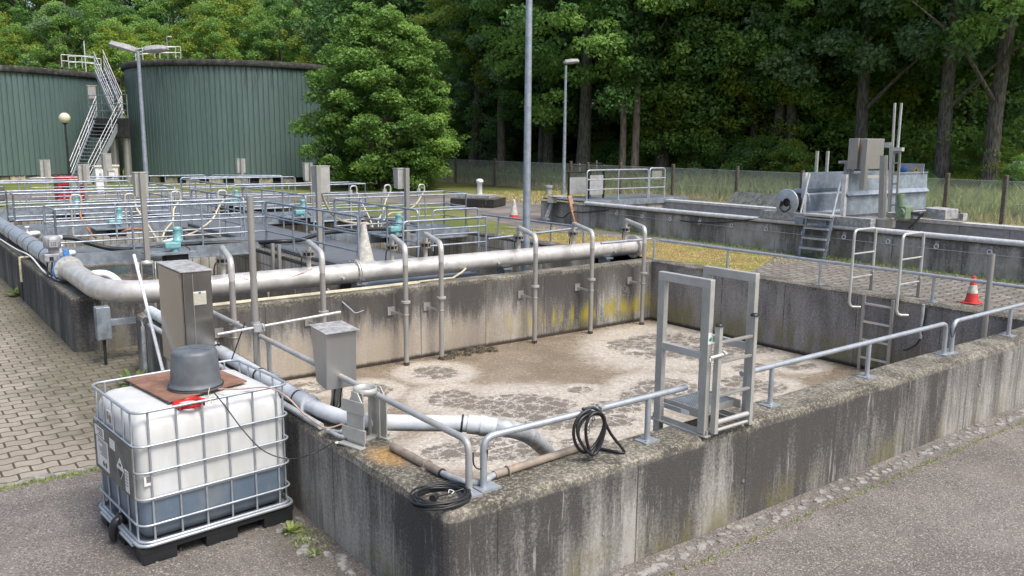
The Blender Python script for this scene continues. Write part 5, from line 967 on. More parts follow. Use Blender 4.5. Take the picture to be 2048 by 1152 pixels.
# ------------------------------------------------------------------ steel boxes on posts
def boxpost(px,py,bx0,bx1,by0,by1,label,side=0,z=.81,zw=None):
    c=PZ(px,py,z); top=PX((bx0+bx1)/2,by0,c.x).z; bot=PX((bx0+bx1)/2,by1,c.x).z; dep=(c-CP).dot(FV); w_=(bx1-bx0)*dep/FOC/1.15
    t=thing('post_box',label,'control box',c,'steel control boxes on posts around the railed tank')
    MB().bx(c.x-.045,c.x+.045,c.y-.05,c.y+.05,c.z,top+.01).build('post','stainless',t,bevel=.005)
    x0=c.x-w_*(.5+side*.42); x1=c.x+w_*(.5-side*.42); yb=c.y+.05
    m=MB(); m.extr([(x0,yb,bot),(x0,yb,top-.01),(x0,yb+.22,top-.02),(x0,yb+.17,bot+.02)],(x1-x0,0,0)); m.build('housing','aluminium_pale',t,bevel=.006)
    MB().bx(x0-.01,x1+.01,yb-.01,yb+.24,top-.01,top+.005).build('lid','stainless_pale',t)
for a in ((97,402,86,107,321,356,'steel box on a post farthest to the left, in front of the left green silo'),(175,425,160,184,330,369,'steel box on a post between the red container and the stairs'),(214,402,209,229,308,341,'steel box on a post in front of the white electrical boxes',-.8),
    (295,522,275,303,346,395,'larger steel box on a post directly behind the tall steel cabinet'),(487,402,477,496,318,346,'small steel box on a post before the middle of the right green silo'),(624,405,611,630,326,361,'steel box on a post just left of the nearer big box at the tree',.5),
    (640,500,628,664,333,388,'large steel box on a thick post at the right edge of the main catwalk',-.95),(815,490,798,825,337,378,'steel box on a post in front of the big round tree',.55)):
    boxpost(*a[:7],side=a[7] if len(a)>7 else 0)
# ------------------------------------------------------------------ goose-neck taps and hoses
def gooseneck(px,pt,y,label,top_px_x=None):
    c=PY(px,pt,y); t=thing('tap_pipe',label,'pipe',(c.x,y,.81),'white goose-neck tap pipes over the railed tank'); w_=.2
    MB().tube(fillet([(c.x-.1,y,-.2 if px<500 else .5),(c.x-.1,y,c.z),(c.x+.1,y,c.z),(c.x+.1,y,c.z-.2)],.08),.023,10).build('bent_pipe','stainless_pale',t)
    m=MB(); m.cyl((c.x-.1,y,c.z-.22),(c.x-.1,y,c.z-.12),.055,10); m.bx(c.x-.17,c.x-.1,y-.02,y+.02,c.z-.2,c.z-.17); m.build('tap','stainless_pale',t); return V(c.x+.1,y,c.z-.25)
yl=20.2; yr=22.4
ends={}
for k,(px,pt,y,lb) in enumerate(((151,390,yl,'white goose-neck tap feeding the brown hose'),(259,388,yl,'white goose-neck tap second from the left, between the mixers'),(351,383,yl,'white goose-neck tap third from the left'),(444,381,yl,'white goose-neck tap left of the long steel post'),(707,372,yr,'white goose-neck tap right of the large steel box'),(775,370,yr,'white goose-neck tap left of the box in front of the big tree'),(843,369,yr,'white goose-neck tap farthest to the right'))): ends[k]=gooseneck(px,pt,y,lb)
def hose(k,pts,y,mat,lb,r=.022):
    p=[ends[k]+V(0,0,.06)]+[PY(a,b,y+dy) for a,b,dy in pts]; tag(MB().tube(smooth(p,7),r,9).build('hose',mat),lb,'hose',group='hoses hanging from the tap pipes')
hose(0,[(161,430,-.1),(170,450,-.3),(185,470,-.6),(193,475,-.6)],yl,'orange_hose','brown hose curving down from the leftmost white tap')
hose(1,[(275,420,-.2),(292,443,-.4),(307,468,-.8),(318,482,-.9)],yl,'cream_pipe','cream hose hanging from the second white tap to the cream header')
hose(2,[(348,418,-.1),(345,442,-.3),(330,462,-.7),(324,480,-.9)],yl,'cream_pipe','cream hose hanging straight down from the third white tap')
hose(3,[(440,410,-.1),(425,438,-.3),(400,458,-.6),(380,468,-.9),(335,482,-.9)],yl,'cream_pipe','cream hose swinging left from the tap beside the long steel post')
hose(4,[(722,403,-.1),(737,432,-.4),(746,455,-.6)],yr,'cream_pipe','cream hose dropping right from the tap beside the large steel box')
hose(5,[(772,400,-.1),(765,425,-.3),(757,440,-.5),(757,456,-.6)],yr,'cream_pipe','cream hose dropping from the tap left of the box before the big tree')
hose(6,[(841,395,-.1),(828,412,-.3),(805,424,-.3),(780,427,-.4),(765,445,-.6),(762,456,-.7)],yr,'cream_pipe','cream hose sweeping left from the rightmost white tap')
p=[PY(640,375,17.5),PY(648,400,17.7),PY(662,425,17.8),PY(680,440,17.9),PY(715,447,17.9),PY(735,447,17.8),PY(748,460,17.8)]
tag(MB().tube(smooth(p,6),.028,9).build('hose','cream_pipe'),'long cream hose falling from the large steel box towards the right mixer','hose')
tag(MB().tube(smooth([PY(236,472,19.4),PY(250,462,19.2),PY(268,458,19.2),PY(285,459,19.2)],5),.03,9).build('hose','orange_hose'),'short arched brown hose above the tiled tank wall','hose')
a=PY(304,492,19.1);b=PY(346,480,19.1); t=thing('hose_header','cream distributor pipe where the left cream hoses meet','pipe',a); MB().cyl(a,b,.05,12).build('pipe','white_pipe',t)
for k in (.25,.45,.65): q=a.lerp(b,k); MB().cyl(q,q+V(0,0,.12),.03,10).build('branch','cream_pipe',t)
a=PY(740,464,21.6);b=PY(765,458,21.6); t=thing('hose_header','white distributor pipe where the right cream hoses meet','pipe',a); MB().cyl(a,b,.06,12).build('pipe','white_pipe',t)
tag(MB().tube(smooth([PY(123,475,18.0),PY(150,477,18.0),PY(180,487,17.9),PY(215,496,17.8),PY(250,499,17.7),PY(300,497,17.7),PY(340,491,17.7),PY(420,486,17.7),PY(505,485,17.6),PY(560,483,17.2),PY(600,480,17.2),PY(640,468,17.3),PY(690,462,17.4),PY(760,458,17.6),PY(830,462,17.7)],6),.045,10).build('black_hose','black_rubber'),'long thick black hose snaking across the catwalks of the railed tank','hose')
a=PY(112,475,17.9); tag(MB().cyl(a,PY(124,475,17.9),.05,12).build('hose_coupling','white_pipe'),'pale coupling at the left end of the thick black hose','coupling')
for (px,py,y) in ((545,500,15.9),(560,505,15.4)):
    pass
x_=6.36; t=thing('slide_frame','small stainless slide frame on the tiled wall left of the main catwalk','frame',(x_,14.4,.3)); 
ya,yb_=PX(545,490,x_).y,PX(558,495,x_).y
for y,zt2 in ((ya,PX(545,487,x_).z),(yb_,PX(558,489,x_).z)): MB().bx(x_-.03,x_+.03,y-.03,y+.03,-.3,zt2).build('upright','stainless',t)
MB().bx(x_-.03,x_+.03,yb_-.6,ya+.7,.33,.37).build('crossbar','stainless_pale',t)
tag(MB().beam(PY(592,495,13.9),PY(604,512,13.9),.03,.02).build('small_lever','galvanised_dull'),'small grey lever sticking up behind the second drop pipe','lever')
# ------------------------------------------------------------------ lamps
tx=PY(1051,543,12.6).x; lp=thing('lamp_pole','tall galvanised lamp pole behind the steel manifold, rising out of the frame','lamp pole',(tx,12.6,0))
m=MB(); topz=9; dx=PY(1057,2,12.6).x; MB().tube([(tx,12.6,0),(tx+.01,12.6,1.2),(tx+.02,12.6,topz)],[.075,.072,.05],18).build('pole','galvanised_blue',lp)
MB().tube(fillet([(tx+.02,12.6,topz-.1),(tx+.02,12.6,topz+.1),(tx+.02,13.2,topz+.2)],.1),.03,10).build('arm','galvanised',lp); MB().extr([(tx-.1,13.1,topz+.14),(tx+.14,13.1,topz+.14),(tx+.12,13.8,topz+.2),(tx-.08,13.8,topz+.2)],(0,0,.12)).build('lamp_head','drain_grey',lp,bevel=.02)
def head(m,base,tip,w_=.3,h=.14):
    base,tip=Vector(base),Vector(tip); d=(tip-base).normalized(); s_=d.cross(V(0,0,1)).normalized(); u=s_.cross(d)
    sec=[(0,.35,.5),(.12,.8,.9),(.5,1,1),(.9,.95,.8),(1,.6,.4)]; vs=[]
    for k,ws,hs in sec:
        c=base.lerp(tip,k)
        for a,b in ((-1,0),(-.7,1),(.7,1),(1,0),(.8,-.55),(-.8,-.55)): vs.append(c+s_*a*w_/2*ws+u*b*h/2*hs)
    fs=[(i*6+j,i*6+(j+1)%6,(i+1)*6+(j+1)%6,(i+1)*6+j) for i in range(4) for j in range(6)]+[tuple(range(5,-1,-1)),tuple(range(24,30))]; m.add(vs,fs); return m
b=PZ(296,408,.81); top=PX(283,100,b.x)
t=thing('street_lamp','double headed street lamp in front of the right green silo','street lamp',b)
zt=PX(283,100,b.x).z; MB().tube([b,(b.x+.0,b.y,zt)],[.09,.055],14).build('pole','galvanised_blue',t)
def near(px,py): return PX(px,py,b.x) 
for (p,q) in (((272,103),(222,88)),((288,102),(335,98))):
    A_=ray(*p);B_=ray(*q); dd=(b-CP).dot(FV); a_=CP+A_*dd; c_=CP+B_*dd
    MB().cyl((b.x,b.y,zt-.05),a_,.03,8).build('arm','galvanised',t); head(MB(),a_,c_,.55,.3).build('lamp_head','drain_grey',t,bevel=.01)
b=PZ(1127,392,.81); dd=(b-CP).dot(FV); zt=PX(1130,131,b.x).z
t=thing('street_lamp','single headed street lamp between the tall pole and the fence','street lamp',b); MB().tube([b,(b.x,b.y,zt)],[.085,.05],14).build('pole','galvanised_blue',t)
head(MB(),CP+ray(1127,126)*dd,CP+ray(1158,123)*dd,.45,.26).build('lamp_head','drain_grey',t,bevel=.01)
b=PZ(141,372,.81); dd=(b-CP).dot(FV); zt=(CP+ray(133,246)*dd).z
t=thing('globe_lamp','globe lamp on a thin dark pole before the left green silo','lamp',b); MB().tube([b,(b.x-.02,b.y,zt)],[.07,.04],12).build('pole','dark_metal',t); MB().lathe((b.x-.02,b.y,zt+.22),[(.25*math.sin(a*math.pi/12),-.25*math.cos(a*math.pi/12)) for a in range(13)],22).build('globe','glass_globe',t); MB().lathe((b.x-.02,b.y,zt-.08),[(.05,0),(.12,.06),(.1,.1)],14).build('collar','dark_metal',t)
b=PZ(170,372,.9); dd=56; p0=CP+ray(172,140)*dd; p1=CP+ray(168,82)*dd; t=thing('roof_lamp','thin lamp post standing on the roof of the left silo','lamp',(p0.x,p0.y,6.6)); MB().cyl((p0.x,p0.y,6.6),(p0.x,p0.y,p1.z),.04,8).build('pole','rail_white',t); head(MB(),(p0.x,p0.y,p1.z),(p0.x-.35,p0.y,p1.z+.1),.3,.15).build('lamp_head','dark_metal',t)
b=PZ(333,150,6.9); p0=CP+ray(336,120)*62; p1=CP+ray(333,75)*62; t=thing('roof_lamp','distant lamp post behind the right silo roof','lamp',(p0.x,p0.y,.8)); MB().cyl((p0.x,p0.y,.8),(p0.x,p0.y,p1.z),.06,8).build('pole','galvanised_dull',t); head(MB(),(p0.x,p0.y,p1.z),(p0.x+.35,p0.y,p1.z),.3,.15).build('lamp_head','drain_grey',t)
# ------------------------------------------------------------------ green silos
def silo(name,label,cx,cy,r,zb,zt,rimh,nrib,seed):
    t=thing('green_silo',label,'silo',(cx,cy,.8)); m=MB(); vs=[];fs=[]; n=nrib*4
    for k,z in enumerate((zb,zt)):
        for i in range(n): rr_=r+(.045 if i%4 in (1,2) else 0); a=2*math.pi*((i//4)+(0,.14,.86,1.)[i%4] if 0 else (i//4)+(.0,.1,.78,.88)[i%4])/nrib; vs.append((cx+rr_*math.cos(a),cy+rr_*math.sin(a),z))
    fs=[(i,(i+1)%n,n+(i+1)%n,n+i) for i in range(n)]; m.add(vs,fs); m.build('cladding','cladding',t)
    rf=MB(); rf.lathe((cx,cy,zt),[(r-.1,-.05),(r+.17,-.04),(r+.2,-.0),(r+.2,rimh-.05),(r+.15,rimh),(r-.2,rimh+.02),(.01,rimh+.1)],90); rf.build('roof_rim','roof_dark',t)
    MB().lathe((cx,cy,.7),[(r-.12,0),(r-.12,zb-.7),(r-.3,zb-.68)],60).build('base_ring','dark_metal' if seed else 'base_block',t)
    nb=int(r*5); 
    for i in range(nb):
        a=2*math.pi*(i+.3)/nb
        if math.cos(a)*cx+math.sin(a)*cy>0: continue
        m=MB(); m.bx(r-.3,r-.02,-.35,.35,.75,zb-.02,Matrix.Translation((cx,cy,0))@Matrix.Rotation(a,4,'Z')); m.build('base_block','base_block',t)
    return t
s1=silo('','right green corrugated silo with a dark mossy concrete roof rim',17.8,49.4,6.2,1.10,6.76,.27,150,1)
s2=silo('','left green corrugated silo cut off by the left edge of the photo',4.78,57.8,7.9,1.15,6.34,.27,190,0)
tag(MB().bx(-6,8,50.2,50.6,.8,1.05).build('low_kerb','base_block'),'pale low footing wall at the foot of the left silo','wall')
# roof rails
def wirerail(name,label,pts,zs,r=.02,mat='rail_white',parent=None,posts=True):
    t=parent or thing(name,label,'railing',pts[0]); m=MB()
    for dz in zs: MB().tube(fillet([Vector(p)+V(0,0,dz) for p in pts],.25),r,7).build('rail',mat,t)
    if posts:
        for p in pts: MB().cyl(p,Vector(p)+V(0,0,max(zs)),r,7).build('post',mat,t)
    return t
def D(px,py,d): return CP+ray(px,py).normalized()*d
wirerail('roof_rail','white safety rail on the edge of the left silo roof',[D(124,134,52),D(152,136,52),D(190,138,52)],(.32,.64)); wirerail('roof_rail','second white safety rail on the left silo roof',[D(138,136,53.5),D(165,136,53.5),D(203,141,53.5)],(.3,.62))
wirerail('roof_rail','white safety rail on the right silo roof',[D(286,120,47),D(320,117,47),D(352,117,47)],(.28,.55)); wirerail('roof_rail','rear white safety rail on the right silo roof',[D(272,122,50),D(310,116,50),D(362,117,50)],(.3,.6))
# access platform and stairs between the silos
t=thing('stair_platform','dark concrete landing on columns between the two green silos','platform',(10.6,49,.81))
MB().extr([D(180,276,50.2)*1,D(180,236,50.2),D(257,236,47.3),D(257,276,47.3)],(.5,1.8,0)).build('slab','roof_rim',t,bevel=.03)
for px in (227,252): a=D(px,274,49); MB().cyl((a.x,a.y,.8),(a.x,a.y,a.z+.1),.2,14).build('column','box_steel',t)
wirerail('platform_rail','grey rail on the landing between the silos',[D(180,236,50),D(206,236,49.3),D(256,236,47.4)],(.35,.7,1.15),mat='galvanised_dull')
def flight(label,bl,br,tl,tr,n,name='metal_stairs'):
    t=thing(name,label,'stairs',bl); bl,br,tl,tr=[Vector(p) for p in (bl,br,tl,tr)]
    MB().beam(bl,tl,.05,.22).build('stringer','galvanised',t); MB().beam(br,tr,.05,.22).build('stringer','galvanised',t); m=MB()
    for i in range(n): k=(i+.5)/n; a=bl.lerp(tl,k); b=br.lerp(tr,k); m.beam(a,b,.24,.035)
    m.build('treads','galvanised_dull',t)
    for A_,B_ in ((bl,tl),(br,tr)):
        for dz in (.4,.7,1.0): MB().cyl(A_+V(0,0,dz),B_+V(0,0,dz),.017,7).build('rail','rail_white',t)
        for k in (.02,.35,.68,.98): q=A_.lerp(B_,k); MB().cyl(q,q+V(0,0,1.0),.016,6).build('post','rail_white',t)
    return t
z0=.82; bl=PZ(139,361,z0); 
bl=D(140,358,47.5); br=D(178,358,47.0); tl=D(195,231,50.2); tr=D(246,232,48.4)
bl.z=.85; br.z=.85
flight('long galvanised flight of stairs rising between the two green silos',bl,br,tl,tr,19)
flight('steep upper flight of stairs onto the left silo roof',D(230,236,48.5),D(247,230,48.5),D(190,143,51),D(208,139,51),13)
a=PX(172,190,10.8); c=D(183,184,50.3); t=thing('wall_box','small grey box on the left silo above the landing','box',c); MB().bx(c.x-.2,c.x+.2,c.y-.1,c.y+.1,c.z-.35,c.z+.3).build('box','box_steel',t,bevel=.02)
MB().bx(c.x-.25,c.x+.25,c.y-.13,c.y+.13,c.z+.3,c.z+.34).build('hood','box_steel',t)
# red container, electrical boxes
a=PZ(118,403,.81); t=thing('red_container','red open crate frame standing behind the farthest left catwalk','container',(5.6,34.2,.81)); x0=PY(117,380,34).x; x1=PY(173,380,34).x; ztop=PY(140,352,34).z
m=MB(); m.bx(x0,x0+.12,34,34.9,.81,ztop); m.bx(x1-.12,x1,34,34.9,.81,ztop); m.bx(x0+.12,x1-.12,34.02,34.88,ztop-.35,ztop-.02); m.bx(x0+.12,x1-.12,34.02,34.88,.83,1.25); m.build('frame','red_paint',t,bevel=.02)
MB().bx(x0+.12,x1-.12,34.3,34.6,1.25,ztop-.35).build('inside','dark_metal',t); MB().bx((x0+x1)/2-.1,(x0+x1)/2+.15,33.96,34.0,1.2,ztop-.1).build('door','box_steel',t)
for (u0,u1,v0,v1,y,mt,lb) in ((190,209,334,372,38.5,'white_paint','white electrical cabinet left of the post box'),(210,237,333,352,38.9,'vent_cream','wider cream electrical cabinet behind the post box'),(217,230,341,352,38.2,'white_paint','small white box in front of the cream cabinet')):
    p=PY(u0,v0,y); q=PY(u1,v1,y); t=thing('electrical_cabinet',lb,'cabinet',(p.x,y,.81)); MB().bx(p.x,q.x,y,y+.35,max(.81,q.z-(.5 if v1>360 else 0)),p.z).build('housing',mt,t,bevel=.015); MB().bx(p.x-.05,q.x+.05,y-.05,y+.4,p.z,p.z+.06).build('roof','vent_cream',t)
    MB().bx(p.x+(q.x-p.x)*.45,p.x+(q.x-p.x)*.75,y-.012,y-.002,p.z-.45,p.z-.25).build('panel','drain_grey',t)
t=thing('dark_trough','dark low trough at the far left behind the catwalks','trough',(3.2,32.4,1.2)); MB().bx(1.5,PY(11,400,32.4).x,32.4,33.2,1.0,1.5).build('body','plate_grey',t,bevel=.04)
# ------------------------------------------------------------------ fence
FX=25.7; fl=thing('chain_link_fence','long grey chain link fence in front of the forest','fence',(FX,25,.8)); FY0,FY1=4.,62.; FH=1.25
m=MB(); cell=.085; k=int((FY1-FY0+FH)/cell); w_=.0068; rr0=random.Random(2)
for i in range(k):
    y0=FY0-FH+i*cell
    for sgn in (1,-1):
        a=y0 if sgn>0 else y0+FH; b=a+sgn*FH; z0,z1=.84,.84+FH
        # clip to range
        pa,pb=(a,z0),(b,z1)
        if min(a,b)<FY0 or max(a,b)>FY1: continue
        m.add([(FX+.002*sgn,pa[0]-w_,pa[1]),(FX+.002*sgn,pa[0]+w_,pa[1]),(FX+.002*sgn,pb[0]+w_,pb[1]),(FX+.002*sgn,pb[0]-w_,pb[1])],[(0,1,2,3)])
for z in (.86,1.45,2.08): m.beam((FX,FY0,z),(FX,FY1,z),.01,.01)
m.build('wire_mesh','fence_wire',fl)
for px in (2010,1893,1780,1603,1473,1345,1240,1175,1141,990,912,860,735,712):
    y=PX(px,380,FX).y
    m=MB(); m.bx(FX-.06,FX+.05,y-.055,y+.055,.75,2.16+rr0.uniform(0,.1)); m.build('fence_post','fence_post',fl,bevel=.015)
# ------------------------------------------------------------------ foliage
def leafcloud(clumps,n,size,seed,name,mats,up=.35,droop=0.):
    """many small folded leaf faces spread through clumps (cx,cy,cz,rx,ry,rz)"""
    g=np.random.default_rng(seed); c=np.array(clumps,float); vol=(c[:,3]*c[:,4]*c[:,5])**.75; k=g.choice(len(c),n,p=vol/vol.sum())
    d=g.normal(size=(n,3)); d/=np.linalg.norm(d,axis=1)[:,None]; r=g.uniform(0.15,1,n)**.5
    d[:,2]=np.where(g.uniform(size=n)<.35,np.abs(d[:,2]),d[:,2])
    P=c[k,:3]+d*r[:,None]*c[k,3:6]; P[:,2]-=droop*np.hypot(d[:,0],d[:,1])*r*c[k,5]
    nm=g.normal(size=(n,3))*.55; nm+=d*.35; nm[:,2]+=up*2; nm/=np.linalg.norm(nm,axis=1)[:,None]
    a=g.normal(size=(n,3)); u=np.cross(nm,a); u/=np.linalg.norm(u,axis=1)[:,None]; w_=np.cross(nm,u); s_=size*g.uniform(.55,1.25,n)[:,None]
    f=nm*s_*.18
    vs=np.stack([P-u*s_*.5,P-w_*s_*.33+f*.5,P+u*s_*.5-f,P+w_*s_*.33+f*.5],1).reshape(-1,3)
    me=bpy.data.meshes.new(name); me.vertices.add(4*n); me.vertices.foreach_set('co',vs.ravel()); me.loops.add(4*n); me.loops.foreach_set('vertex_index',np.arange(4*n)); me.polygons.add(n); me.polygons.foreach_set('loop_start',np.arange(n)*4)
    if isinstance(mats,str): mats=[mats]
    for m in mats: me.materials.append(MAT[m])
    if len(mats)>1: me.polygons.foreach_set('material_index',(g.uniform(size=len(c))*len(mats)).astype(int)[k])
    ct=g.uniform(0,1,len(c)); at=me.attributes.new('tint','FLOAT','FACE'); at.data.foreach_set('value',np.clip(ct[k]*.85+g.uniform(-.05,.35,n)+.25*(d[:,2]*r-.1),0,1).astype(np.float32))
    me.update(calc_edges=True); return me
def crown_clumps(rng,h0,h1,rad,n,flat=.45,shape=1.,core=.25,cl=(.7,1.3)):
    out=[]
    for i in range(n):
        t=rng.random()**.9; z=h0+(h1-h0)*t; env=rad*math.sin(math.pi*min(1,(.14+.86*(t if shape==1 else t**shape))*.98))**.6
        a=rng.uniform(0,2*math.pi); r=env*(rng.uniform(core,1)**.55); s_=rng.uniform(*cl)
        out.append((r*math.cos(a),r*math.sin(a),z,s_,s_,s_*flat))
    return out
def trunk_mb(rng,h,r0,lean=(0,0),nb=7,hb=3.5,spread=2.2,fork=False):
    m=MB(); pts=[];n=9
    for i in range(n+1): k=i/n; pts.append(V(lean[0]*k+.12*math.sin(k*5+rng.random()),lean[1]*k+.12*math.cos(k*4),h*k-.1))
    m.tube(pts,[r0*(1.25 if i==0 else 1)*(1-.72*i/n) for i in range(n+1)],10)
    for i in range(nb):
        k=min(.95,(hb/h)+(1-hb/h)*rng.random()); b=pts[0].lerp(pts[-1],k); b=pts[min(n,int(k*n))]; a=rng.uniform(0,6.28); L=spread*rng.uniform(.6,1.2)
        p1=b+V(math.cos(a)*L*.5,math.sin(a)*L*.5,L*.45); p2=b+V(math.cos(a)*L,math.sin(a)*L,L*.7)
        m.tube(smooth([b,p1,p2],3),[r0*.38*(1-k*.5)*(1-.8*j/6) for j in range(7)],6)
    return m
TREES={}
def make_tree_kind(key,seed,h,h0,rad,nclump,nleaf,size,mats,r0,tr='bark',flat=.6,up=.25,droop=.2,cl=(.4,.95),core=.25,lean=(0,0),nb=8,low=None):
    rng=random.Random(seed); cl_=crown_clumps(rng,h0,h,rad,nclump,flat,1.,core,cl)
    if low: cl_+=[(x+lean[0]*.1,y,z,a,b,c) for x,y,z,a,b,c in crown_clumps(rng,low[0],low[1],low[2],low[3],flat,1.,.6,(cl[0]*.7,cl[1]*.7))]
    me=leafcloud(cl_,nleaf,size,seed,'crown_'+key,mats,up,droop)
    tm=trunk_mb(rng,h*.85,r0,lean,nb,max(h0*.8,1.),rad*.75); tme=tm.build('trunk',tr); mesh=tme.data; bpy.data.objects.remove(tme); TREES[key]=(me,mesh)
make_tree_kind('a',11,15,3.6,4.2,200,34000,.19,['leaf_mid','leaf_dark'],.27)
make_tree_kind('b',12,16,2.6,4.6,220,37000,.19,['leaf_dark','leaf_mid'],.32)
make_tree_kind('c',13,14,1.8,3.8,190,32000,.185,['leaf_yellow','leaf_mid'],.24)
make_tree_kind('d',14,15,4.6,3.6,110,20000,.165,['leaf_mid','leaf_yellow'],.30,lean=(.6,-.5))
make_tree_kind('e',15,13,1.2,3.6,180,31000,.185,['leaf_blue','leaf_mid'],.24)
make_tree_kind('f',16,17,2.2,5.2,120,32000,.24,['leaf_deep','leaf_dark'],.34,cl=(1.,1.8))
make_tree_kind('bare',17,15,6.5,2.6,26,5500,.18,['leaf_mid'],.16,lean=(-.7,.4),nb=14,tr='bark_pale')
make_tree_kind('high',23,16,4.4,4.6,220,38000,.19,['leaf_mid','leaf_blue','leaf_dark'],.27,nb=2)
make_tree_kind('highlight',24,15,4.0,4.0,190,32000,.185,['leaf_yellow','leaf_mid'],.24,nb=2)
make_tree_kind('shrub',18,3.2,.2,1.7,40,9000,.13,['leaf_mid','leaf_blue'],.06,flat=.6,cl=(.4,.8))
make_tree_kind('shrub2',19,4.6,.2,2.1,48,11000,.15,['leaf_yellow','leaf_mid'],.07,flat=.55,cl=(.5,.9))
make_tree_kind('shrub3',20,2.6,.1,1.9,36,9000,.12,['leaf_dark','leaf_mid'],.05,flat=.6,cl=(.4,.8))
def tree(key,x,y,z,s_,rz,label,cat='tree',name='forest_tree',group=None,sz=1.,tilt=0):
    cm,tm=TREES[key]; t=thing(name,label,cat,(x,y,z),group,rz)
    t.scale=(s_,s_,s_*sz); t.rotation_euler=(tilt,0,rz)
    a=bpy.data.objects.new('crown',cm); COL.objects.link(a); a.parent=t
    b=bpy.data.objects.new('trunk',tm); COL.objects.link(b); b.parent=t; return t
def fork_tree():
    rng=random.Random(31); m=MB()
    m.tube(smooth([(0,0,-.1),(.05,0,1.5),(-.05,.05,3),(.1,0,4.4)],5),[.23-.004*i for i in range(16)],12)
    L=smooth([(.1,0,4.2),(-.15,.1,5.4),(-.5,.1,6.8),(-.45,.0,8.5),(-.8,0,11)],5); m.tube(L,[.16-.006*i for i in range(len(L))],9)
    L=smooth([(.1,0,4.2),(.35,-.1,5.2),(.75,-.2,6.0),(.85,-.2,7.2),(1.3,-.2,9.5)],5); m.tube(L,[.15-.006*i for i in range(len(L))],9)
    for b,e in (((-.3,.1,6.),(-1.2,.3,7.)),((.8,-.2,7),(1.8,-.3,8.6)),((-.45,0,8),(.3,.2,9.4)),((0,0,3.4),(-1.3,.4,3.9))):
        m.tube(smooth([b,Vector(b).lerp(Vector(e),.5)+V(0,0,.2),e],4),[.05-.005*i for i in range(9)],6)
    o=m.build('trunk','bark_pale'); me=o.data; bpy.data.objects.remove(o)
    cl=[(rng.gauss(0,1.7),rng.gauss(0,1.7),rng.uniform(6.8,14),.8,.8,.5) for i in range(34)]
    TREES['fork']=(leafcloud(cl,8000,.17,31,'crown_fork',['leaf_yellow','leaf_mid'],.3),me)
fork_tree()
rg=random.Random(21)
# big free-standing tree by the right silo
rng=random.Random(5); c0=PZ(795,374,.81); BX,BY=c0.x-1.15,c0.y-.7
cl_=[]
env=[(.35,1.6,2.2),(.9,2.9,3.2),(1.8,3.6,3.8),(2.8,3.9,3.9),(3.8,3.8,3.6),(4.8,3.5,3.3),(5.8,3.2,3.1),(6.8,2.7,2.6),(7.7,1.9,1.8),(8.4,1.0,1.0)]
for z,rx,ryy in env:
    n=int(9+rx*15)
    for i in range(n): a=2*math.pi*(i+rng.random())/n; r=rng.uniform(.45,1.); s_=rng.uniform(.3,.62); cl_.append((rx*r*math.cos(a),ryy*r*math.sin(a),z+rng.uniform(-.6,.6),s_*1.1,s_*1.1,s_*.62))
me=leafcloud(cl_,74000,.165,5,'crown_big',['leaf_big','leaf_big','leaf_mid','leaf_big'],.28,.25)
t=thing('broadleaf_tree','big dense round broadleaf tree standing alone beside the right green silo','tree',(BX,BY,.78),None); t.scale=(1.03,1.03,.94)
a=bpy.data.objects.new('crown',me); COL.objects.link(a); a.parent=t
tm=trunk_mb(rng,7.5,.22,(0,0),12,.8,2.6); tm.build('trunk','bark',t,local=True)
for k in range(4): 
    a=k*1.57+.4; MB().tube(smooth([(0.1*math.cos(a),.1*math.sin(a),0),(.5*math.cos(a),.5*math.sin(a),1.2),(1.1*math.cos(a),1.1*math.sin(a),3.)],4),[.14,.13,.12,.11,.1,.09,.08,.07,.05],8).build('trunk','bark',t,local=True)
# forest edge trees whose trunks can be picked out in the photo: (px, distance along the view, kind, scale, label)
edge=[(1003,33,'fork',1.0,'tall forked tree whose bare trunk shows left of the tall lamp pole'),(1238,36,'bare',1.0,'thin bare leaning tree right of the single street lamp'),(1262,40,'bare',1.1,'slender bare tree beside the leaning thin one'),(1398,37,'highlight',1.0,'tree with a clear dark trunk left of the yellow green foliage'),
(1452,33,'highlight',.95,'yellow green tree with a reddish slanting trunk above the dark slabs'),(1548,31,'high',1.0,'thick trunked tree behind the cable reel'),(1572,33,'high',.9,'thin tree directly behind the two uprights of the scraper bridge'),(1715,33,'high',1.0,'big dark tree behind the stainless control cabinet'),
(1880,31,'high',1.0,'tree with a thick trunk in shade right of the lift mast'),(1990,30,'high',1.05,'tree with a straight pale trunk at the right edge of the photo'),(945,46,'d',.9,'dark tree with a thin trunk just right of the big round tree'),(1100,46,'high',1.0,'dark leafy tree between the two lamp poles'),
(1320,42,'b',1.0,'dense dark tree behind the leaning thin trees'),(1170,42,'b',1.05,'dark tree filling the gap behind the street lamp'),(1630,43,'e',1.0,'bluish tree behind the left end of the scraper trough'),(1800,42,'high',1.1,'tree behind the lift mast'),(2090,34,'high',1.1,'leafy tree just beyond the right edge')]
for i,(px,d,k,s_,lb) in enumerate(edge):
    p=CP+ray(px,330)*d; k2=max(1,(28.6 if px<1350 else 33.5)/p.x); x,y=p.x*k2,p.y*k2
    tree(k,x,y,1.15,s_*1.1,rg.uniform(0,6.28),lb,group='trees at the forest edge')
for px,xx,k,s_,lb in ((1335,32,'c',.8,'bright leafy tree with low branches right of the leaning thin trees'),(1425,33,'c',.95,'yellow green tree with low boughs above the left part of the fence'),(1500,34,'a',.95,'fresh green tree with low boughs before the cable reel'),(1610,35,'c',.85,'light green tree with low boughs behind the left end of the trough'),(1660,36,'a',1.0,'mid green tree with low boughs behind the trough'),(960,29,'e',.75,'small dark green tree beside the big round tree'),(1085,29.5,'a',.7,'small leafy tree just right of the tall lamp pole')):
    p=ray(px,330); q=xx/p.x; tree(k,xx,p.y*q,1.1,s_,rg.uniform(0,6),lb,group='trees at the forest edge')
w1=['dark','mid green','yellow green','bluish green','loose crowned','dense','tall','slim','broad','shady']
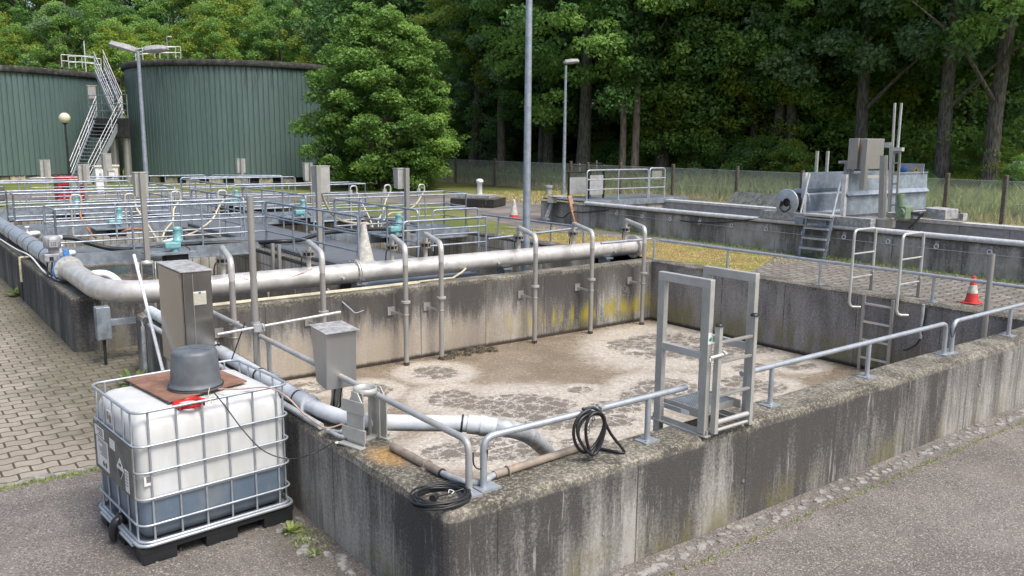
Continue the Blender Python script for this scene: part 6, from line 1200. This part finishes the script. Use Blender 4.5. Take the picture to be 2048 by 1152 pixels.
cnt=0
def fill(n,px0,px1,d0,d1,kinds,z,where,group,name='forest_tree',s0=.85,s1=1.15):
    global cnt
    for i in range(n):
        px=px0+(px1-px0)*(i+.5+rg.uniform(-.35,.35))/n; d=rg.uniform(d0,d1); p=CP+ray(px,330)*d; p=p*max(1,(33 if 860<px<1350 else 0)/max(p.x,1))
        x,y=p.x,p.y
        if x<27.6 and y<62 and px>700:
            q=36/x; x*=q; y*=q
        k=rg.choice(kinds); cnt+=1; nb=int(round(px))
        tree(k,x,y,z,rg.uniform(s0,s1),rg.uniform(0,6.28),where,group=group,name=name)
fill(14,880,2120,41,46,['a','b','e','f'],1.2,'dark leafy tree in the second row of the forest behind the fence','second row of forest trees behind the fence')
fill(16,800,2200,50,60,['f','b','f'],1.2,'dark tree deep in the forest behind the fence','trees deep in the forest behind the fence',s0=1.05,s1=1.4)
fill(10,700,2250,70,85,['f','f','b'],1.2,'distant dark forest tree','distant forest trees',s0=1.0,s1=1.3)
# behind the silos
fill(9,-60,720,68,74,['c','e','a','c'],.85,'tree behind the green silos at the near edge of the wood','trees just behind the green silos',s0=.78,s1=1.05)
fill(9,-90,760,80,90,['a','b','e','d'],.85,'taller tree in the wood behind the green silos','taller trees behind the green silos',s0=1.15,s1=1.4)
fill(7,-120,800,100,115,['f','b','a'],.85,'distant tree at the back of the wood behind the silos','distant trees behind the silos',s0=1.6,s1=1.9)
tree('c',*(CP+ray(245,250)*66).xy,.85,.78,1.,'bright yellow green tree between the two silos',group='trees just behind the green silos')
tree('c',*(CP+ray(430,250)*67).xy,.85,.80,2.,'bright green tree above the middle of the right silo roof',group='trees just behind the green silos')
tree('bare',*(CP+ray(205,250)*70).xy,.85,1.0,2.5,'thin pale dead trunk rising behind the left silo',group='trees just behind the green silos')
tree('bare',*(CP+ray(150,250)*69).xy,.85,.8,.5,'thin bare tree behind the roof rail of the left silo',group='trees just behind the green silos')
# understorey
lab={'shrub':'mid green bush in the undergrowth behind the fence','shrub2':'taller yellowish bush in the undergrowth behind the fence','shrub3':'low dark bush in the undergrowth behind the fence'}
for i in range(46):
    y=6+i*1.15+rg.uniform(-.4,.4); x=rg.uniform(31.2,35); k=rg.choice(['shrub','shrub2','shrub3','shrub','shrub3'])
    tree(k,x,y,1.0,rg.uniform(.5,.95)*(.6 if y<24 else 1),rg.uniform(0,6),lab[k],cat='bush',name='forest_bush',group='bushes behind the fence')
for i in range(44):
    y=22+i*.9+rg.uniform(-.5,.5); x=rg.uniform(36,40); k=rg.choice(['shrub','shrub2','shrub2','shrub']); s_=rg.uniform(1.0,1.6)
    tree(k,x,y,1.1,s_,rg.uniform(0,6),'tall leafy bush among the trunks of the forest behind the fence',cat='bush',name='forest_bush',group='tall bushes among the forest trunks')
for i in range(10):
    y=52+i*1.2; x=rg.uniform(24,32); k=rg.choice(['shrub','shrub2','shrub3']); tree(k,x,y,.85,rg.uniform(.8,1.2),rg.uniform(0,6),'bush in the undergrowth behind the big round tree',cat='bush',name='forest_bush',group='bushes behind the big round tree')
# solid dark mass of the far wood
cl=[]
for i in range(520):
    px=rg.uniform(-250,2400); d=rg.uniform(62,100) if px>820 else rg.uniform(118,140); p=CP+ray(px,330)*d; cl.append((p.x,p.y,rg.uniform(.5,13 if px>820 else 17),3.2,3.2,2.2))
o=bpy.data.objects.new('far_woodland',leafcloud(cl,150000,.55,99,'far_woodland',['leaf_dark','leaf_mid','leaf_deep'],.2)); COL.objects.link(o); tag(o,'dark mass of the wood far behind the nearer trees','woodland',kind='stuff')
cl=[]
for i in range(300): y=rg.uniform(0,62); x=rg.uniform(34,46); cl.append((x,y,rg.uniform(1,5),1.4,1.4,.8))
o=bpy.data.objects.new('forest_undergrowth',leafcloud(cl,60000,.22,98,'forest_undergrowth',['leaf_dark','leaf_mid','leaf_mid'],.3)); COL.objects.link(o); tag(o,'shady undergrowth filling the forest behind the fence','undergrowth',kind='stuff')
# ------------------------------------------------------------------ grass
def blades(name,label,n,fn,h,seed,mat='blade',w_=.012,cat='grass'):
    g=np.random.default_rng(seed); P=np.array([fn(g) for _ in range(n)]); a=g.uniform(0,6.28,n); hh=h*g.uniform(.4,1.2,n); ww=w_*g.uniform(.6,1.4,n); lx=g.normal(size=n)*.3*hh; ly=g.normal(size=n)*.3*hh
    u=np.stack([np.cos(a)*ww,np.sin(a)*ww,0*a],1); top=P+np.stack([lx,ly,hh],1); mid=P+np.stack([lx*.3,ly*.3,hh*.6],1)
    vs=np.stack([P-u,P+u,mid+u*.8,top,mid-u*.8],1).reshape(-1,3); me=bpy.data.meshes.new(name); me.vertices.add(5*n); me.vertices.foreach_set('co',vs.ravel()); me.loops.add(5*n); me.loops.foreach_set('vertex_index',np.arange(5*n)); me.polygons.add(n); me.polygons.foreach_set('loop_start',np.arange(n)*5)
    me.materials.append(MAT[mat]); at=me.attributes.new('tint','FLOAT','FACE'); at.data.foreach_set('value',g.uniform(0,1,n).astype(np.float32)); me.update(calc_edges=True)
    o=bpy.data.objects.new(name,me); COL.objects.link(o); tag(o,label,cat,kind='stuff'); return o
def bankz(x): return .806+.5*min(1,max(0,(x-25.6)/5))
def f1(g): x=g.uniform(25.8,31.5); y=g.uniform(5,46); return (x,y,bankz(x)+.02)
blades('bank_grass','tall dry grass on the bank around the chain link fence',26000,f1,.26,1,w_=.02)
def f2(g): x=g.uniform(26.3,29.8); y=g.uniform(5,44); return (x,y,bankz(x))
blades('tall_weeds','tall green weeds growing behind the chain link fence',11000,f2,.62,2,mat='leaf_weed',w_=.028,cat='weeds')
def f3(g): x=g.uniform(19.5,25.5); y=g.uniform(6,30); return (x,y,.805)
blades('verge_grass','short yellowing grass in front of the fence',18000,f3,.12,3,w_=.016)
def f4(g):
    x=g.uniform(12.45,14.5); y=g.uniform(9.6,17.5); return (x,y,.81)
blades('moss_tufts','small yellow green tufts in the mossy ground right of the basin',2600,f4,.03,4,mat='blade',w_=.012)
def f5(g):
    r=g.uniform(); 
    if r<.45: t_=g.uniform(); return (-1+t_*2.5,8.36+g.normal()*.03,.0)
    if r<.75: t_=g.uniform(); return (2.3+10*t_,3.80+g.normal()*.015,.0)
    if r<.85: return (2.45+g.normal()*.06,5.9+g.normal()*.12,.0)
    return (2.45+g.normal()*.05,4.9+g.normal()*.1,.0)
blades('joint_weeds','small weeds and moss growing in the joints at the kerbs and wall foot',2600,f5,.028,5,mat='leaf_weed',w_=.006,cat='weeds')
def f6(g): x=15.2+g.normal()*.08; return (x,g.uniform(5,17),.81)
blades('wall_foot_grass','thin grass along the foot of the settling tank wall',1600,f6,.06,6,mat='leaf_weed',w_=.01)
def weed(x,y,z,s_,n,lb,seed):
    m=MB(); r=random.Random(seed)
    for i in range(n):
        a=r.uniform(0,6.28); L=s_*r.uniform(.6,1.1); w_=L*.12; e=r.uniform(.3,1.1); d=V(math.cos(a)*math.cos(e),math.sin(a)*math.cos(e),math.sin(e)); s2=V(-math.sin(a),math.cos(a),0)
        p=V(x,y,z); m.add([p,p+d*L*.4+s2*w_,p+d*L*.8+s2*w_*.7-V(0,0,L*.05),p+d*L-V(0,0,L*.15),p+d*L*.8-s2*w_*.7-V(0,0,L*.05),p+d*L*.4-s2*w_],[(0,1,2,3,4,5)])
    o=m.build('weed_plant','leaf_weed'); tag(o,lb,'weed'); return o
p=PZ(35,592,0); weed(p.x,p.y,0,.3,26,'leafy weed growing at the foot of the left tank wall by the thin conduit',1)
p=PZ(273,745,0); weed(2.42,11.0,0,.3,30,'yellowish weed at the foot of the grey conduit behind the steel cabinet',2)
p=PZ(583,1065,0); weed(p.x,p.y,0,.12,26,'small weed beside the right corner of the caged tank pallet',3)
p=PZ(628,1110,0); weed(p.x,p.y,0,.09,20,'tiny weed at the foot of the left basin wall near the photo bottom',4)
p=PZ(1128,1148,0)
